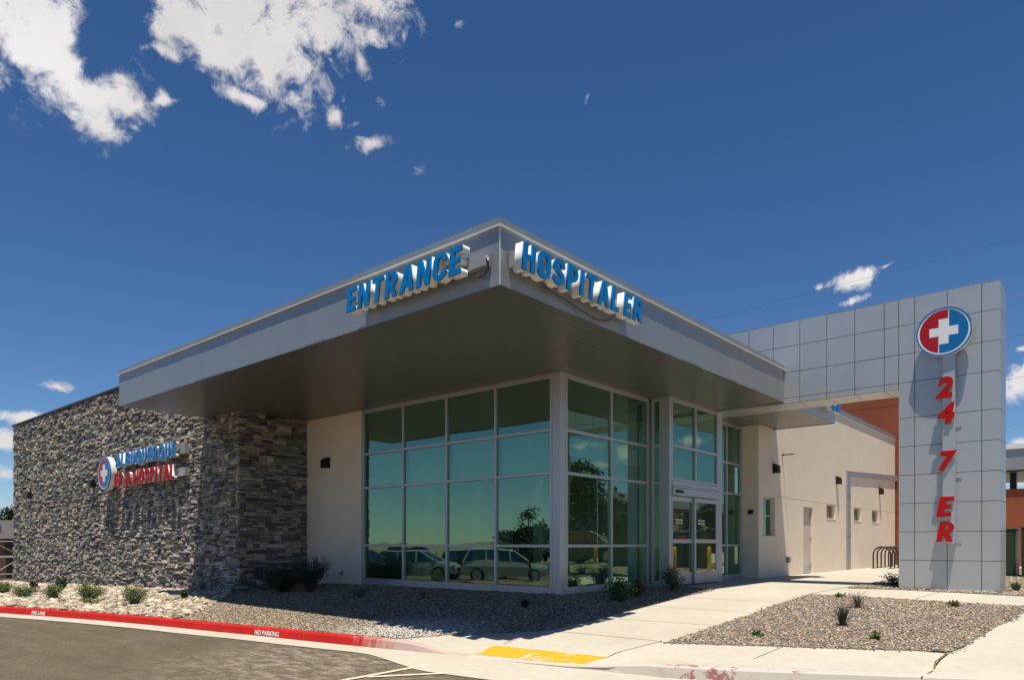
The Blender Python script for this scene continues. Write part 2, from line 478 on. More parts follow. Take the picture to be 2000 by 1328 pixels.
def m_worn_kerb():
    m, nt, b = new_mat('worn_kerb_paint'); g = gcoords(nt)
    f = noise(nt, g, 5, 10, .7)
    c = ramp(nt, f, [(.50, (.50, .46, .40)), (.55, (.33, .14, .12)), (.62, (.30, .10, .09)), (.64, (.5, .46, .4))])
    sp = N(nt, 'ShaderNodeSeparateXYZ'); nt.links.new(g, sp.inputs[0])
    k = ramp(nt, sp.outputs['Y'], [(0, (1, 1, 1)), (1, (1, 1, 1))])
    mr = N(nt, 'ShaderNodeMapRange'); nt.links.new(sp.outputs['Y'], mr.inputs['Value'])
    mr.inputs['From Min'].default_value = 2.2; mr.inputs['From Max'].default_value = 4.4
    k = ramp(nt, mr.outputs[0], [(.22, (0, 0, 0)), (.34, (1, 1, 1)), (.86, (1, 1, 1)), (1.0, (0, 0, 0))])
    c = mixc(nt, k, (.50, .46, .40), c)
    nt.links.new(c, b.inputs['Base Color']); b.inputs['Roughness'].default_value = .8
    bump(nt, b, noise(nt, g, 40, 5, .6), .4, .01)
    return m
M['kerb_worn'] = m_worn_kerb()
def m_tactile():
    m, nt, b = new_mat('worn_yellow_tactile_paint'); g = gcoords(nt)
    f = noise(nt, g, 2.3, 10, .72, .3)
    c = ramp(nt, f, [(.43, (.55, .48, .38)), (.48, (.82, .35, .006)), (.7, (.86, .39, .008))])
    nt.links.new(c, b.inputs['Base Color']); b.inputs['Roughness'].default_value = .75
    return m
M['tactile'] = m_tactile()

def m_glass(name, tint, refl, rmin=.42, wav=.05):
    m = bpy.data.materials.new(name); m.use_nodes = True; nt = m.node_tree
    for n in list(nt.nodes): nt.nodes.remove(n)
    out = N(nt, 'ShaderNodeOutputMaterial')
    tr = N(nt, 'ShaderNodeBsdfTransparent'); tr.inputs[0].default_value = tuple(tint) + (1,)
    gl = N(nt, 'ShaderNodeBsdfGlossy'); gl.inputs['Color'].default_value = tuple(refl) + (1,); gl.inputs['Roughness'].default_value = .012
    g = gcoords(nt)
    bp = N(nt, 'ShaderNodeBump'); bp.inputs['Strength'].default_value = 1; bp.inputs['Distance'].default_value = wav
    nt.links.new(noise(nt, g, .55, 1.5, .4), bp.inputs['Height']); nt.links.new(bp.outputs[0], gl.inputs['Normal'])
    fr = N(nt, 'ShaderNodeFresnel'); fr.inputs[0].default_value = 1.5
    mr = N(nt, 'ShaderNodeMapRange'); mr.inputs['To Min'].default_value = rmin; mr.inputs['To Max'].default_value = 1
    nt.links.new(fr.outputs[0], mr.inputs['Value'])
    mx = N(nt, 'ShaderNodeMixShader'); nt.links.new(mr.outputs[0], mx.inputs[0]); nt.links.new(tr.outputs[0], mx.inputs[1]); nt.links.new(gl.outputs[0], mx.inputs[2])
    nt.links.new(mx.outputs[0], out.inputs[0])
    return m
M['glass'] = m_glass('green_tinted_glass', (.60, .82, .66), (.38, .60, .44), .40, .008)
M['door_glass'] = m_glass('clear_door_glass', (.55, .62, .56), (.62, .72, .62), .30, .004)
M['car_glass'] = m_glass('car_glass', (.15, .18, .18), (.7, .8, .8), .3, .001)

# ------------------------------------------------------------------ terrain
_ct = [(-300, 60), (-40, 60), (-12, 40), (-7.5, 20), (-5, 15), (-2.5, 12), (-.3, 10.3), (1.3, 9.3), (2.6, 8.6), (3.3, 8.2), (4.2, 7.8), (5.3, 7.62),
       (6.3, 7.48), (7.33, 7.36), (8.2, 7.19), (8.93, 7.05), (9.6, 6.93), (10.5, 6.78), (11.8, 6.6), (12.8, 6.40), (14.9, 6.06), (16.7, 5.68),
       (18.3, 5.28), (20.17, 4.77), (25, 3.3), (30, 1.6), (38, -1.4), (60, -10), (300, -100)]
_cy = np.array([p[0] for p in _ct]); _cx = np.array([p[1] for p in _ct])
def kerb_x(y): return float(np.interp(y, _cy, _cx))
def road_z(x, y):
    return -.6 - .016 * max(0, y - 20) - .03 * max(0, min(10, 4 - x)) * sstep(y, 5, 15) if y < 80 else -1.6
_baseY = [8.7, 15, 17.0]; _baseZ = [0, -.04, -.07]
_stY = [17.5, 21.3, 25.7, 32.7, 38, 60, 200]; _stZ = [-.24, -.33, -.457, -.60, -.70, -1.45, -1.6]
def prof_side(x, y):
    w = sstep(y, 8.9, 7.4) if y > 6.4 else sstep(y, 4.2, 5.4)
    zr = float(np.interp(x, [7.35, 7.6, 8.25, 9.4, 10.7, 12.0, 15.2, 18.0, 30], [-.60, -.575, -.44, -.38, -.31, -.23, 0, .025, .05]))
    zf = float(np.interp(x, [7.35, 9.4, 10.7, 12.0, 15.2, 18.0, 30], [-.455, -.38, -.31, -.23, 0, .025, .05]))
    kx = kerb_x(y)
    if x < kx + .6 and y < 5.4: zf = min(zf, -.455)
    return lerp(zf, zr, w)
def zfield(x, y):
    kx = kerb_x(y)
    zk = -.46 - .016 * max(0, y - 20)
    tb = (x - kx) / max(.5, 11.604 - kx); tb = min(1, max(0, tb))
    zb = zk + (float(np.interp(y, _baseY, _baseZ)) - zk) * tb ** 1.8
    ts = (x - kx) / max(.5, 9.45 - kx); ts = min(1, max(0, ts))
    zs = zk + (float(np.interp(y, _stY, _stZ)) - zk) * ts ** 1.3
    zp = lerp(zb, zs, sstep(y, 16.6, 18.2))
    if y > 8.9: return zp
    return lerp(prof_side(x, y), zp, sstep(y, 7.3, 8.9))
def gpt(px, py, off=0.0):
    """the point of the ground that a given ray of the photograph meets"""
    z = -.3
    for _ in range(40):
        d = (EYE - z) * FPX / (py - YH)
        x = FW[0] * d + RT[0] * (px - 1000) / FPX * d; y = FW[1] * d + RT[1] * (px - 1000) / FPX * d
        z = .6 * z + .4 * (zfield(x, y) + off if x > kerb_x(y) else road_z(x, y))
    return x, y
def rpt(px, py, z=-.6):
    d = (EYE - z) * FPX / (py - YH)
    return FW[0] * d + RT[0] * (px - 1000) / FPX * d, FW[1] * d + RT[1] * (px - 1000) / FPX * d

def drape(poly, zfun, off, step):
    bm = bmesh.new()
    vs = [bm.verts.new((p[0], p[1], 0)) for p in poly]
    bm.faces.new(vs)
    bmesh.ops.triangulate(bm, faces=bm.faces[:])
    xs = [p[0] for p in poly]; ys = [p[1] for p in poly]
    def cuts(a, b, near):
        out = []; t = math.floor(a)
        while t < b:
            s_ = step if near[0] < t < near[1] else step * 8
            t += s_
            if a < t < b: out.append(t)
        return out
    for x in cuts(min(xs), max(xs), (2, 22)):
        g = bm.verts[:] + bm.edges[:] + bm.faces[:]
        bmesh.ops.bisect_plane(bm, geom=g, plane_co=(x, 0, 0), plane_no=(1, 0, 0), dist=1e-5)
    for y in cuts(min(ys), max(ys), (0, 40)):
        g = bm.verts[:] + bm.edges[:] + bm.faces[:]
        bmesh.ops.bisect_plane(bm, geom=g, plane_co=(0, y, 0), plane_no=(0, 1, 0), dist=1e-5)
    for v in bm.verts: v.co.z = zfun(v.co.x, v.co.y) + off
    bmesh.ops.recalc_face_normals(bm, faces=bm.faces[:])
    if sum(f.normal.z for f in bm.faces) < 0: bmesh.ops.reverse_faces(bm, faces=bm.faces[:])
    return bm
def bm_obj(bm, name, mat, parent=None, smooth=True, **tags):
    me = bpy.data.meshes.new(name); bm.to_mesh(me); bm.free(); me.materials.append(mat)
    if smooth: me.polygons.foreach_set('use_smooth', [True] * len(me.polygons))
    o = bpy.data.objects.new(name, me); COL.objects.link(o); o.parent = parent
    return tag(o, **tags)

g = MB(); g.poly([(-2500, -2500, -1.9), (2500, -2500, -1.9), (2500, 2500, -1.9), (-2500, 2500, -1.9)])
g.build('ground', M['dirt'], kind='structure')

ys = list(np.arange(-30, 62, .5))
kerbline = [(kerb_x(y), y) for y in ys]
# asphalt lot on the camera's side of the kerb
road = [(x - .16 + .0, y) for x, y in kerbline]
road_poly = road + [(-90, 62), (-90, -30)]
bm_obj(drape(road_poly, road_z, -.012, 1.0), 'road', M['asphalt'], kind='structure')
# building side
site = [(x + .1, y) for x, y in kerbline if y >= 7.0] + [(90, 62), (90, 7.0)]
bm_obj(drape(site, zfield, -.035, .5), 'planting_bed', M['gravel'], kind='structure')
walk = [(x + (.1 if y < 5.0 or y > 8.6 else .055 if y > 7.3 else .0), y) for x, y in kerbline if y <= 9.5] + [(90, 9.5), (90, -30)]
sidewalk = bm_obj(drape(walk, zfield, 0, .5), 'sidewalk', M['concrete'], kind='structure')

# gutter pan, kerb
def strip(name, offs, mat, ya, yb, step=.25, parent=None, **tags):
    """offs: function y -> list of (dx, z) across the strip"""
    mb = MB(); rows = []
    y = ya
    while y <= yb + 1e-6:
        x0 = kerb_x(y); dx = (kerb_x(y + .1) - kerb_x(y - .1)) / .2
        nx, ny = 1 / math.hypot(1, dx), -dx / math.hypot(1, dx)
        row = [(x0 + nx * o, y + ny * o, z) for o, z in offs(y, x0)]
        i = len(mb.v); mb.v += row; rows.append((i, len(row))); y += step
    for (a, n), (b, _) in zip(rows, rows[1:]):
        for k in range(n - 1):
            mb.f.append((a + k, a + k + 1, b + k + 1, b + k)); mb.m.append(0)
    return mb.build(name, mat, parent, fix=True, kind='structure', **tags)
def gut_w(y): return .44 + .75 * sstep(y, 9.0, 6.9) * (1 - .2 * sstep(y, 5.5, 3.5))
strip('gutter', lambda y, x: [(-gut_w(y), road_z(x, y) - .002), (-.16, road_z(x, y) + .004), (0.0, road_z(x, y) + .008), (.12, road_z(x, y) + .008)], M['concrete'], -25, 58)
def kh(y):   # how much of the kerb stands: it dips to nothing at the ramp
    if y > 6.4: return sstep(y, 7.25, 8.9)
    return sstep(y, 5.25, 4.3)
def kprof(y, x):
    b = road_z(x, y) + .004; t = zfield(x + .12, y) + lerp(.003, .012, kh(y))
    t = max(t, b + .012)
    return [(-.004, b - .05), (.0, b), (.022, lerp(b, t, .85)), (.045, t), (.165, t + .002), (.17, t - .06)]
strip('kerb', kprof, M['kerb_red'], 7.25, 58)
strip('kerb', kprof, M['kerb_worn'], -25, 7.25)

# kerb construction joints
kj = MB()
for px in (44, 147, 190, 240, 293, 355, 423, 503, 593, 731):
    y0 = rpt(px, float(np.interp(px, [0, 100, 187, 292, 422, 500, 593, 690, 732], [1197, 1204, 1211, 1220.5, 1234.5, 1241, 1251.5, 1262.6, 1265.8])))[1]
    x0 = kerb_x(y0); pr = kprof(y0, x0)
    for (o1, z1), (o2, z2) in zip(pr[1:4], pr[2:5]):
        kj.poly([(x0 + o1 - .003, y0, z1 + .002), (x0 + o2 - .003, y0, z2 + .003), (x0 + o2 - .003, y0 + .012, z2 + .003), (x0 + o1 - .003, y0 + .012, z1 + .002)])
kj.build('kerb_joint', M['joint'], kind='structure')

# tactile pad
tp = [gpt(920, 1276), gpt(968, 1260.6), gpt(1187, 1283), gpt(1128, 1299)]
bm = drape(tp, zfield, .006, .1)
pad = bm_obj(bm, 'tactile_paving', M['tactile'], kind='structure')
dm = MB()
for i in range(13):
    for j in range(30):
        u = (i + .5) / 13; v = (j + .5) / 30
        a = (lerp(tp[0][0], tp[1][0], u), lerp(tp[0][1], tp[1][1], u)); b_ = (lerp(tp[3][0], tp[2][0], u), lerp(tp[3][1], tp[2][1], u))
        x = lerp(a[0], b_[0], v); y = lerp(a[1], b_[1], v); z = zfield(x, y) + .006
        r = .012
        base = [(x + r * math.cos(t), y + r * math.sin(t), z) for t in np.arange(6) * math.pi / 3]
        top = [(x + r * .6 * math.cos(t), y + r * .6 * math.sin(t), z + .006) for t in np.arange(6) * math.pi / 3]
        for k in range(6): dm.poly([base[k], base[(k + 1) % 6], top[(k + 1) % 6], top[k]])
        dm.poly(top)
dm.build('dome', M['tactile'], pad, kind='stuff')

# joints scored in the concrete
def ground_line(mb, p, q, w, off=.004, n=14, zf=zfield):
    (x0, y0), (x1, y1) = p, q
    L = math.hypot(x1 - x0, y1 - y0); nx, ny = -(y1 - y0) / L * w / 2, (x1 - x0) / L * w / 2
    pts = [(lerp(x0, x1, i / n), lerp(y0, y1, i / n)) for i in range(n + 1)]
    for a, b in zip(pts, pts[1:]):
        mb.poly([(a[0] + nx, a[1] + ny, zf(a[0] + nx, a[1] + ny) + off), (a[0] - nx, a[1] - ny, zf(a[0] - nx, a[1] - ny) + off),
                 (b[0] - nx, b[1] - ny, zf(b[0] - nx, b[1] - ny) + off), (b[0] + nx, b[1] + ny, zf(b[0] + nx, b[1] + ny) + off)])
jm = MB()
for a, b, w in [((1086, 1232), (1283, 1251), .015), ((1208, 1208.5), (1400, 1221), .01), ((1273, 1183.5), (1460, 1195), .01),
             ((1186.7, 1283), (1290, 1252), .018), ((1467, 1289), (1533, 1260.7), .012), ((1852, 1273.5), (1800, 1326), .022),
             ((1577, 1160.5), (1668, 1143.8), .02), ((1788, 1169), (1836, 1155.6), .015), ((1026, 1242), (984, 1257), .012),
             ((1340, 1167), (1520, 1175), .008), ((1410, 1152), (1590, 1156), .008), ((1560, 1125), (1740, 1131), .012)]:
    ground_line(jm, gpt(*a), gpt(*b), w)
for k in range(8):   # regular score lines on the walk that runs on along the south side
    y0 = -.5
    x = 20 + k * 1.8
    ground_line(jm, (x, 8.1), (x, 5.4), .012)
jm.build('score_joint', M['joint'], sidewalk, kind='structure')
rl = MB(); ground_line(rl, (30.0, 7.0), (40, 6.3), .08, .005)
rl.build('red_painted_line', M['kerb_worn'], sidewalk, kind='structure')

# road paint
pm = MB()
for a, b, w in [((858, 1293), (640, 1333), .09), ((987, 1307.6), (715, 1321), .09), ((1062, 1316.5), (990, 1334), .09)]:
    ground_line(pm, rpt(*a), rpt(*b), w, .004, 10, lambda x, y: road_z(x, y) - .004)
for k in range(9):   # stall lines of the lot behind the photographer
    ground_line(pm, (-3.5, 8 + k * 2.8), (-8.5, 8 + k * 2.8), .1, .004, 6, lambda x, y: road_z(x, y) - .004)
pm.build('painted_line', M['paint'], kind='structure')

# ------------------------------------------------------------------ gravel and rocks
def inside(poly, pts):
    x = pts[:, 0]; y = pts[:, 1]; c = np.zeros(len(pts), bool); n = len(poly)
    for i in range(n):
        x1, y1 = poly[i]; x2, y2 = poly[(i + 1) % n]
        cond = ((y1 > y) != (y2 > y)) & (x < (x2 - x1) * (y - y1) / (y2 - y1 + 1e-12) + x1)
        c ^= cond
    return c
OCT_V = np.array([(1, 0, 0), (0, 1, 0), (-1, 0, 0), (0, -1, 0), (0, 0, 1), (0, 0, -1)], float)
OCT_F = np.array([(0, 1, 4), (1, 2, 4), (2, 3, 4), (3, 0, 4), (1, 0, 5), (2, 1, 5), (3, 2, 5), (0, 3, 5)])
def ico():
    bm = bmesh.new(); bmesh.ops.create_icosphere(bm, subdivisions=1, radius=1)
    v = np.array([p.co[:] for p in bm.verts]); f = np.array([[q.index for q in p.verts] for p in bm.faces]); bm.free(); return v, f
def scatter(name, pts, smin, smax, palette, mat, V, F, sink=.2, flat=.55, zoff=0, jitter=.28, **tags):
    n = len(pts); k = len(V); fcount = len(F)
    s = rng.uniform(smin, smax, n) * rng.choice([.65, .9, 1, 1.15, 1.5], n)
    ax = rng.uniform(.7, 1.3, (n, 3)); ax[:, 2] *= flat
    P = V[None] * (1 + rng.uniform(-jitter, jitter, (n, k, 1))) * ax[:, None] * s[:, None, None] / 2
    tx = rng.uniform(-.5, .5, n); a = rng.uniform(0, 6.283, n)
    x, y, z = P[..., 0], P[..., 1], P[..., 2]
    y2 = y * np.cos(tx)[:, None] - z * np.sin(tx)[:, None]; z2 = y * np.sin(tx)[:, None] + z * np.cos(tx)[:, None]
    x3 = x * np.cos(a)[:, None] - y2 * np.sin(a)[:, None]; y3 = x * np.sin(a)[:, None] + y2 * np.cos(a)[:, None]
    zz = np.array([zfield(px, py) for px, py in pts]) + zoff + s * .5 * flat * (1 - sink) - .004
    W = np.stack([x3 + pts[:, 0][:, None], y3 + pts[:, 1][:, None], z2 + zz[:, None]], -1).reshape(-1, 3)
    FF = (F[None] + (np.arange(n) * k)[:, None, None]).reshape(-1, 3)
    pal = np.array(palette) * (WARM if mat is M['pebble'] else 1); col = pal[rng.integers(0, len(pal), n)] * rng.uniform(.75, 1.25, (n, 1))
    dd = np.hypot(pts[:, 0] - 7.9, (pts[:, 1] - 9.0) * .8); f_ = np.clip(1.5 - dd, 0, 1)[:, None] * (rng.uniform(0, 1, (n, 1)) < .8)
    col = col * (1 - f_) + np.array([.55, .52, .47]) * f_
    C = np.concatenate([np.repeat(col, k, 0), np.ones((n * k, 1))], 1)
    me = bpy.data.meshes.new(name)
    me.vertices.add(len(W)); me.vertices.foreach_set('co', W.ravel())
    me.loops.add(FF.size); me.loops.foreach_set('vertex_index', FF.ravel())
    me.polygons.add(len(FF)); me.polygons.foreach_set('loop_start', np.arange(len(FF)) * 3)
    at = me.attributes.new('col', 'FLOAT_COLOR', 'POINT'); at.data.foreach_set('color', C.astype(np.float32).ravel())
    me.materials.append(mat); me.update(); me.validate()
    o = bpy.data.objects.new(name, me); COL.objects.link(o)
    return tag(o, kind='stuff', **tags)
def spill(poly, n, sd=.05):
    out = []
    for _ in range(n):
        i = rng.integers(len(poly)); a, b = np.array(poly[i]), np.array(poly[(i + 1) % len(poly)])
        if np.hypot(*(b - a)) < .05: continue
        out.append(a + (b - a) * rng.uniform() + rng.normal(0, sd, 2))
    return np.array(out)
def sample(poly, density, falloff=None):
    p = np.array(poly); lo = p.min(0); hi = p.max(0)
    n = int((hi[0] - lo[0]) * (hi[1] - lo[1]) * density)
    q = rng.uniform(lo, hi, (n, 2)); q = q[inside(poly, q)]
    if falloff is not None:
        d = np.hypot(q[:, 0], q[:, 1]); q = q[rng.uniform(0, 1, len(q)) < np.clip((falloff / d) ** 2, .08, 1)]
    return q
PB = [(.40, .32, .22), (.34, .27, .19), (.30, .26, .21), (.22, .18, .145), (.38, .34, .29), (.13, .11, .095), (.45, .41, .36), (.30, .21, .16), (.18, .155, .13), (.25, .235, .22)]
PBI = [(.46, .38, .28), (.36, .29, .21), (.34, .30, .26), (.24, .20, .17), (.42, .38, .34), (.12, .105, .095), (.52, .49, .45), (.30, .21, .165), (.18, .165, .15), (.22, .22, .22)]
RK = [(.52, .42, .30), (.42, .34, .26), (.58, .50, .39), (.30, .25, .19), (.50, .36, .25), (.62, .56, .46), (.22, .19, .16), (.40, .35, .28)]
bnd = [gpt(*p) for p in [(784, 1247), (835, 1242), (876, 1238.5), (930, 1238), (987, 1236), (1071, 1230), (1135, 1216), (1195, 1201), (1265, 1182), (1330, 1166), (1393, 1152), (1335, 1145)]]
kb = [(kerb_x(y) + .17, y) for y in np.arange(9.3, 18.1, .5)]
rock_split = [(kerb_x(14.2) + .17, 14.2), (7.4, 15.4), (9.42, 17.9)]
planter = bnd + [(15.20, 8.16), (15.20, 8.70), (11.62, 8.70), (11.60, 17.85), (9.46, 17.85)] + rock_split[::-1][1:] + [(x, y) for x, y in kb[::-1] if y < 14.2 and y > bnd[0][1] + .2]
bm_obj(drape(planter, zfield, .006, .4), 'gravel_bed', M['gravel'], kind='structure')
scatter('gravel', np.vstack([sample(planter, 1500), spill(bnd, 500, .04)]), .022, .046, PB, M['pebble'], OCT_V, OCT_F, zoff=.008, label='crushed tan gravel under the canopy')
island = [gpt(*p) for p in [(1298, 1255.5), (1400, 1222), (1500, 1187), (1578, 1161), (1680, 1165), (1800, 1172.5), (1998, 1184), (2040, 1187), (1996, 1196), (1940, 1226), (1889, 1257.5), (1850, 1272.5), (1680, 1267.5), (1500, 1261.5)]]
bm_obj(drape(island, zfield, .006, .4), 'gravel_island', M['gravel'], kind='structure')
scatter('gravel', np.vstack([sample(island, 2300), spill(island, 700, .035)]), .018, .038, PBI, M['pebble'], OCT_V, OCT_F, zoff=.006, label='pink grey gravel in the island beside the walk')
A1 = gpt(1654.6, 1148.3); A2 = gpt(1751.5, 1129.5); B1 = gpt(1755, 1151.5); B2 = gpt(1977.6, 1163)
ext = lambda a, b, t: (a[0] + (b[0] - a[0]) * t, a[1] + (b[1] - a[1]) * t)
strip3 = [A1, ext(A1, A2, 1.0), (21.5, 4.6), (34, 3.6), (34, -9), (17.6, -9), ext(B1, B2, 2.2), B2, B1]
bm_obj(drape(strip3, zfield, .006, .4), 'gravel_verge', M['gravel'], kind='structure')
scatter('gravel', sample(strip3, 700, 24), .025, .05, PBI, M['pebble'], OCT_V, OCT_F, zoff=.006, label='grey gravel around the foot of the sign pylon')
rocks = [(kerb_x(y) + .17, y) for y in np.arange(14.2, 44, .8)] + [(9.40, 43.4), (9.40, 17.9)] + rock_split[1:2]
bm_obj(drape(rocks, zfield, .0, .5), 'rock_bed', M['bed'], kind='structure')
IV, IF = ico()
scatter('rock', sample(rocks, 260), .055, .125, RK, M['rock'], IV, IF, zoff=.0, flat=.6, jitter=.38, label='pale tan landscape rocks along the stone wall')
scatter('rock', sample(rocks, 420, 22), .03, .065, RK, M['rock'], OCT_V, OCT_F, zoff=.0, label='small pale stones between the landscape rocks')

# ------------------------------------------------------------------ the clinic
XS, YS = 11.604, 8.718         # storefront corner
ZS = 4.57                      # soffit
CX0, CY0, CY1 = 7.188, 6.423, 19.53
XW = 9.494                     # stone wall face
bld = empty('clinic_building', (XS, YS, 0), 'single storey clinic with stone wall, cream stucco and deep silver canopy', 'building')

def stone_face(mb, cols, length, z0f, z1, place, backd=.055, seed=1, zbot=None):
    """ledgestone laid over a rectangle; place(u, z, d) -> world point, d = how far it stands proud"""
    r = random.Random(seed)
    z = zbot
    PAL = [(.10, .10, .10), (.14, .138, .13), (.20, .185, .165), (.30, .265, .21), (.36, .32, .25), (.26, .245, .22), (.32, .285, .235), (.21, .18, .145), (.085, .083, .082), (.38, .345, .295), (.16, .15, .14), (.125, .13, .135), (.24, .19, .145), (.29, .265, .23)]
    def stone(u0, u1, za, zb):
        g_ = .0035
        u0 += g_; u1 -= g_; za += g_; zb -= g_
        d = r.uniform(.014, .070); tl = r.uniform(-.004, .040) * min(1, (zb - za) / .07)
        col = r.choice(PAL); kk = r.uniform(.95, 1.5); col = (col[0] * kk, col[1] * kk, col[2] * kk, 1)
        nu = 3 if u1 - u0 > .16 else 2; nz = 2
        base = len(mb.v)
        for j in range(nz + 1):
            for i in range(nu + 1):
                u = lerp(u0, u1, i / nu); zz = lerp(za, zb, j / nz)
                edge = i in (0, nu) or j in (0, nz)
                dd = d + r.uniform(-.009, .009) - (.006 if edge else -.004) - tl * (j / nz)
                if edge:
                    u += (.005 if i == 0 else -.005 if i == nu else 0) * r.random(); zz += (.004 if j == 0 else -.004 if j == nz else 0) * r.random()
                else:
                    u += r.uniform(-.01, .01); zz += r.uniform(-.005, .005)
                mb.v.append(place(u, zz, dd)); cols.append(col)
        W = nu + 1
        for j in range(nz):
            for i in range(nu):
                a = base + j * W + i
                mb.f.append((a, a + 1, a + W + 1, a + W)); mb.m.append(0)
        # rim back to the mortar
        rim = [base + i for i in range(W)] + [base + j * W + nu for j in range(1, nz + 1)] + [base + nz * W + i for i in range(nu - 1, -1, -1)] + [base + j * W for j in range(nz - 1, 0, -1)]
        b0 = len(mb.v)
        cent = [(0, 0)] * len(rim)
        params = [(lerp(u0, u1, i / nu), za) for i in range(W)] + [(u1, lerp(za, zb, j / nz)) for j in range(1, nz + 1)] + [(lerp(u0, u1, i / nu), zb) for i in range(nu - 1, -1, -1)] + [(u0, lerp(za, zb, j / nz)) for j in range(nz - 1, 0, -1)]
        for (u, zz) in params: mb.v.append(place(u, zz, -.01)); cols.append(col)
        n = len(rim)
        for k in range(n):
            mb.f.append((rim[k], b0 + k, b0 + (k + 1) % n, rim[(k + 1) % n])); mb.m.append(0)
    while z < z1 - .03:
        H = r.choice([.13, .15, .17, .19, .20])
        if z + H > z1 - .05: H = z1 - z
        u = -r.uniform(0, .2)
        while u < length:
            k = r.random()
            if k < .26: L = r.uniform(.12, .26); parts = [1]
            elif k < .75: L = r.uniform(.18, .5); q = r.uniform(.35, .65); parts = [q, 1 - q]
            else: L = r.uniform(.22, .55); parts = [r.uniform(.25, .4), 0, 0]; parts[1] = (1 - parts[0]) * r.uniform(.4, .6); parts[2] = 1 - parts[0] - parts[1]
            if u + L > length - .1: L = length - u
            za = z
            for q in parts:
                zb = za + H * q
                ua, ub = max(0, u), u + L
                if ub - ua > .03:
                    if ub - ua > .3 and len(parts) > 1 and r.random() < .6:
                        cut = ua + (ub - ua) * r.uniform(.35, .65); stone(ua, cut, za, zb); stone(cut, ub, za, zb)
                    else: stone(ua, ub, za, zb)
                za = zb
            u += L
        z += H
STT = 6.30
sm = MB(); sc = []
stone_face(sm, sc, 37.95 - 17.80, 0, STT, lambda u, z, d: (XW + .045 - d, 17.80 + u, z), seed=3, zbot=-.95)
stone_face(sm, sc, XS - XW - .0, 0, STT - .9, lambda u, z, d: (XW + u, 17.80 + .045 - d, z), seed=4, zbot=-.35)
# body behind the stone
n0 = len(sm.v)
sm.box(XW + .05, XW + .45, 17.86, 37.94, -1.2, STT)
sm.box(XW + .451, XS - .002, 17.861, 18.2, -.5, STT)
sc += [(.07, .065, .06, 1)] * (len(sm.v) - n0)
sm.c = sc
# colours first, then move into the building's frame
stone_wall = child(sm, 'stone_wall', M['stone'], bld, label='grey and tan stacked ledgestone wall')
cp = MB(); cp.box(XW - .03, XW + .5, 17.76, 37.99, STT + .002, STT + .075)
child(cp, 'coping', M['coping'], stone_wall)

# stucco walls
YW, XB = 8.228, 20.739
XE = 37.3
TOPW = 6.0
st = MB()
st.box(XS + .004, XS + .25, 15.285, 17.853, -.3, ZS - .002)
child(st, 'stucco_wall', M['stucco'], bld)
st = MB()
OPEN = [(21.09, 22.05, 1.28, 2.46), (24.64, 25.60, 0.0, 2.31), (27.10, 28.16, 1.97, 2.50), (30.55, 31.57, 1.97, 2.50), (33.26, 34.32, 1.97, 2.50)]
xs_ = sorted({XB, XE} | {o[0] for o in OPEN} | {o[1] for o in OPEN})
for xa, xb in zip(xs_, xs_[1:]):
    op = [o for o in OPEN if o[0] <= xa + 1e-6 and o[1] >= xb - 1e-6]
    if not op: st.box(xa, xb, YW, YW + .25, -.4, 2.502); st.box(xa, xb, YW, YW + .25, 2.516, TOPW)
    else:
        o = op[0]
        if o[2] > .1: st.box(xa, xb, YW, YW + .25, -.4, o[2])
        if o[3] < 2.49: st.box(xa, xb, YW, YW + .25, o[3], 2.502)
        st.box(xa, xb, YW, YW + .25, 2.516, TOPW)
st.box(XB, XE, YW + .012, YW + .25, 2.502, 2.516)      # recessed reveal joint
st.box(XB, XB + .25, YW + .2501, 8.75, -.4, 2.502); st.box(XB, XB + .25, YW + .2501, 8.75, 2.516, TOPW)
st.box(XB + .012, XB + .2, YW + .2501, 8.75, 2.502, 2.516)
st.box(XE - .25, XE, YW + .251, 14, -.4, TOPW)
long_wall = child(st, 'stucco_wall', M['stucco'], bld)
cp = MB()
cp.box(21.99, XE + .05, YW - .018, YW + .32, TOPW + .002, TOPW + .16)
cp.box(21.99, XE + .05, YW - .030, YW - .0185, TOPW - .07, TOPW + .05)
child(cp, 'coping', M['fascia'], long_wall)
cp = MB(); cp.box(21.99, XE + .05, YW - .040, YW - .0305, TOPW - .085, TOPW - .06)
child(cp, 'drip_edge', M['trim'], long_wall)
# tilted beam and downspout fixed to the wall
ds = MB()
ds.box(29.50, 29.93, YW - .055, YW - .001, .03, 3.86)
for z in (1.35, 2.95): ds.box(29.48, 29.95, YW - .065, YW - .0555, z, z + .04)
child(ds, 'downspout', M['raceway'], bld)
ds = MB()
ds.hexa([(29.94, YW - .06, 3.70), (XE + .7, YW - .06, 4.03), (XE + .7, YW - .001, 4.03), (29.94, YW - .001, 3.70),
         (29.50, YW - .06, 3.88), (XE + .7, YW - .06, 4.30), (XE + .7, YW - .001, 4.30), (29.50, YW - .001, 3.88)])
child(ds, 'gutter_beam', M['raceway'], bld)

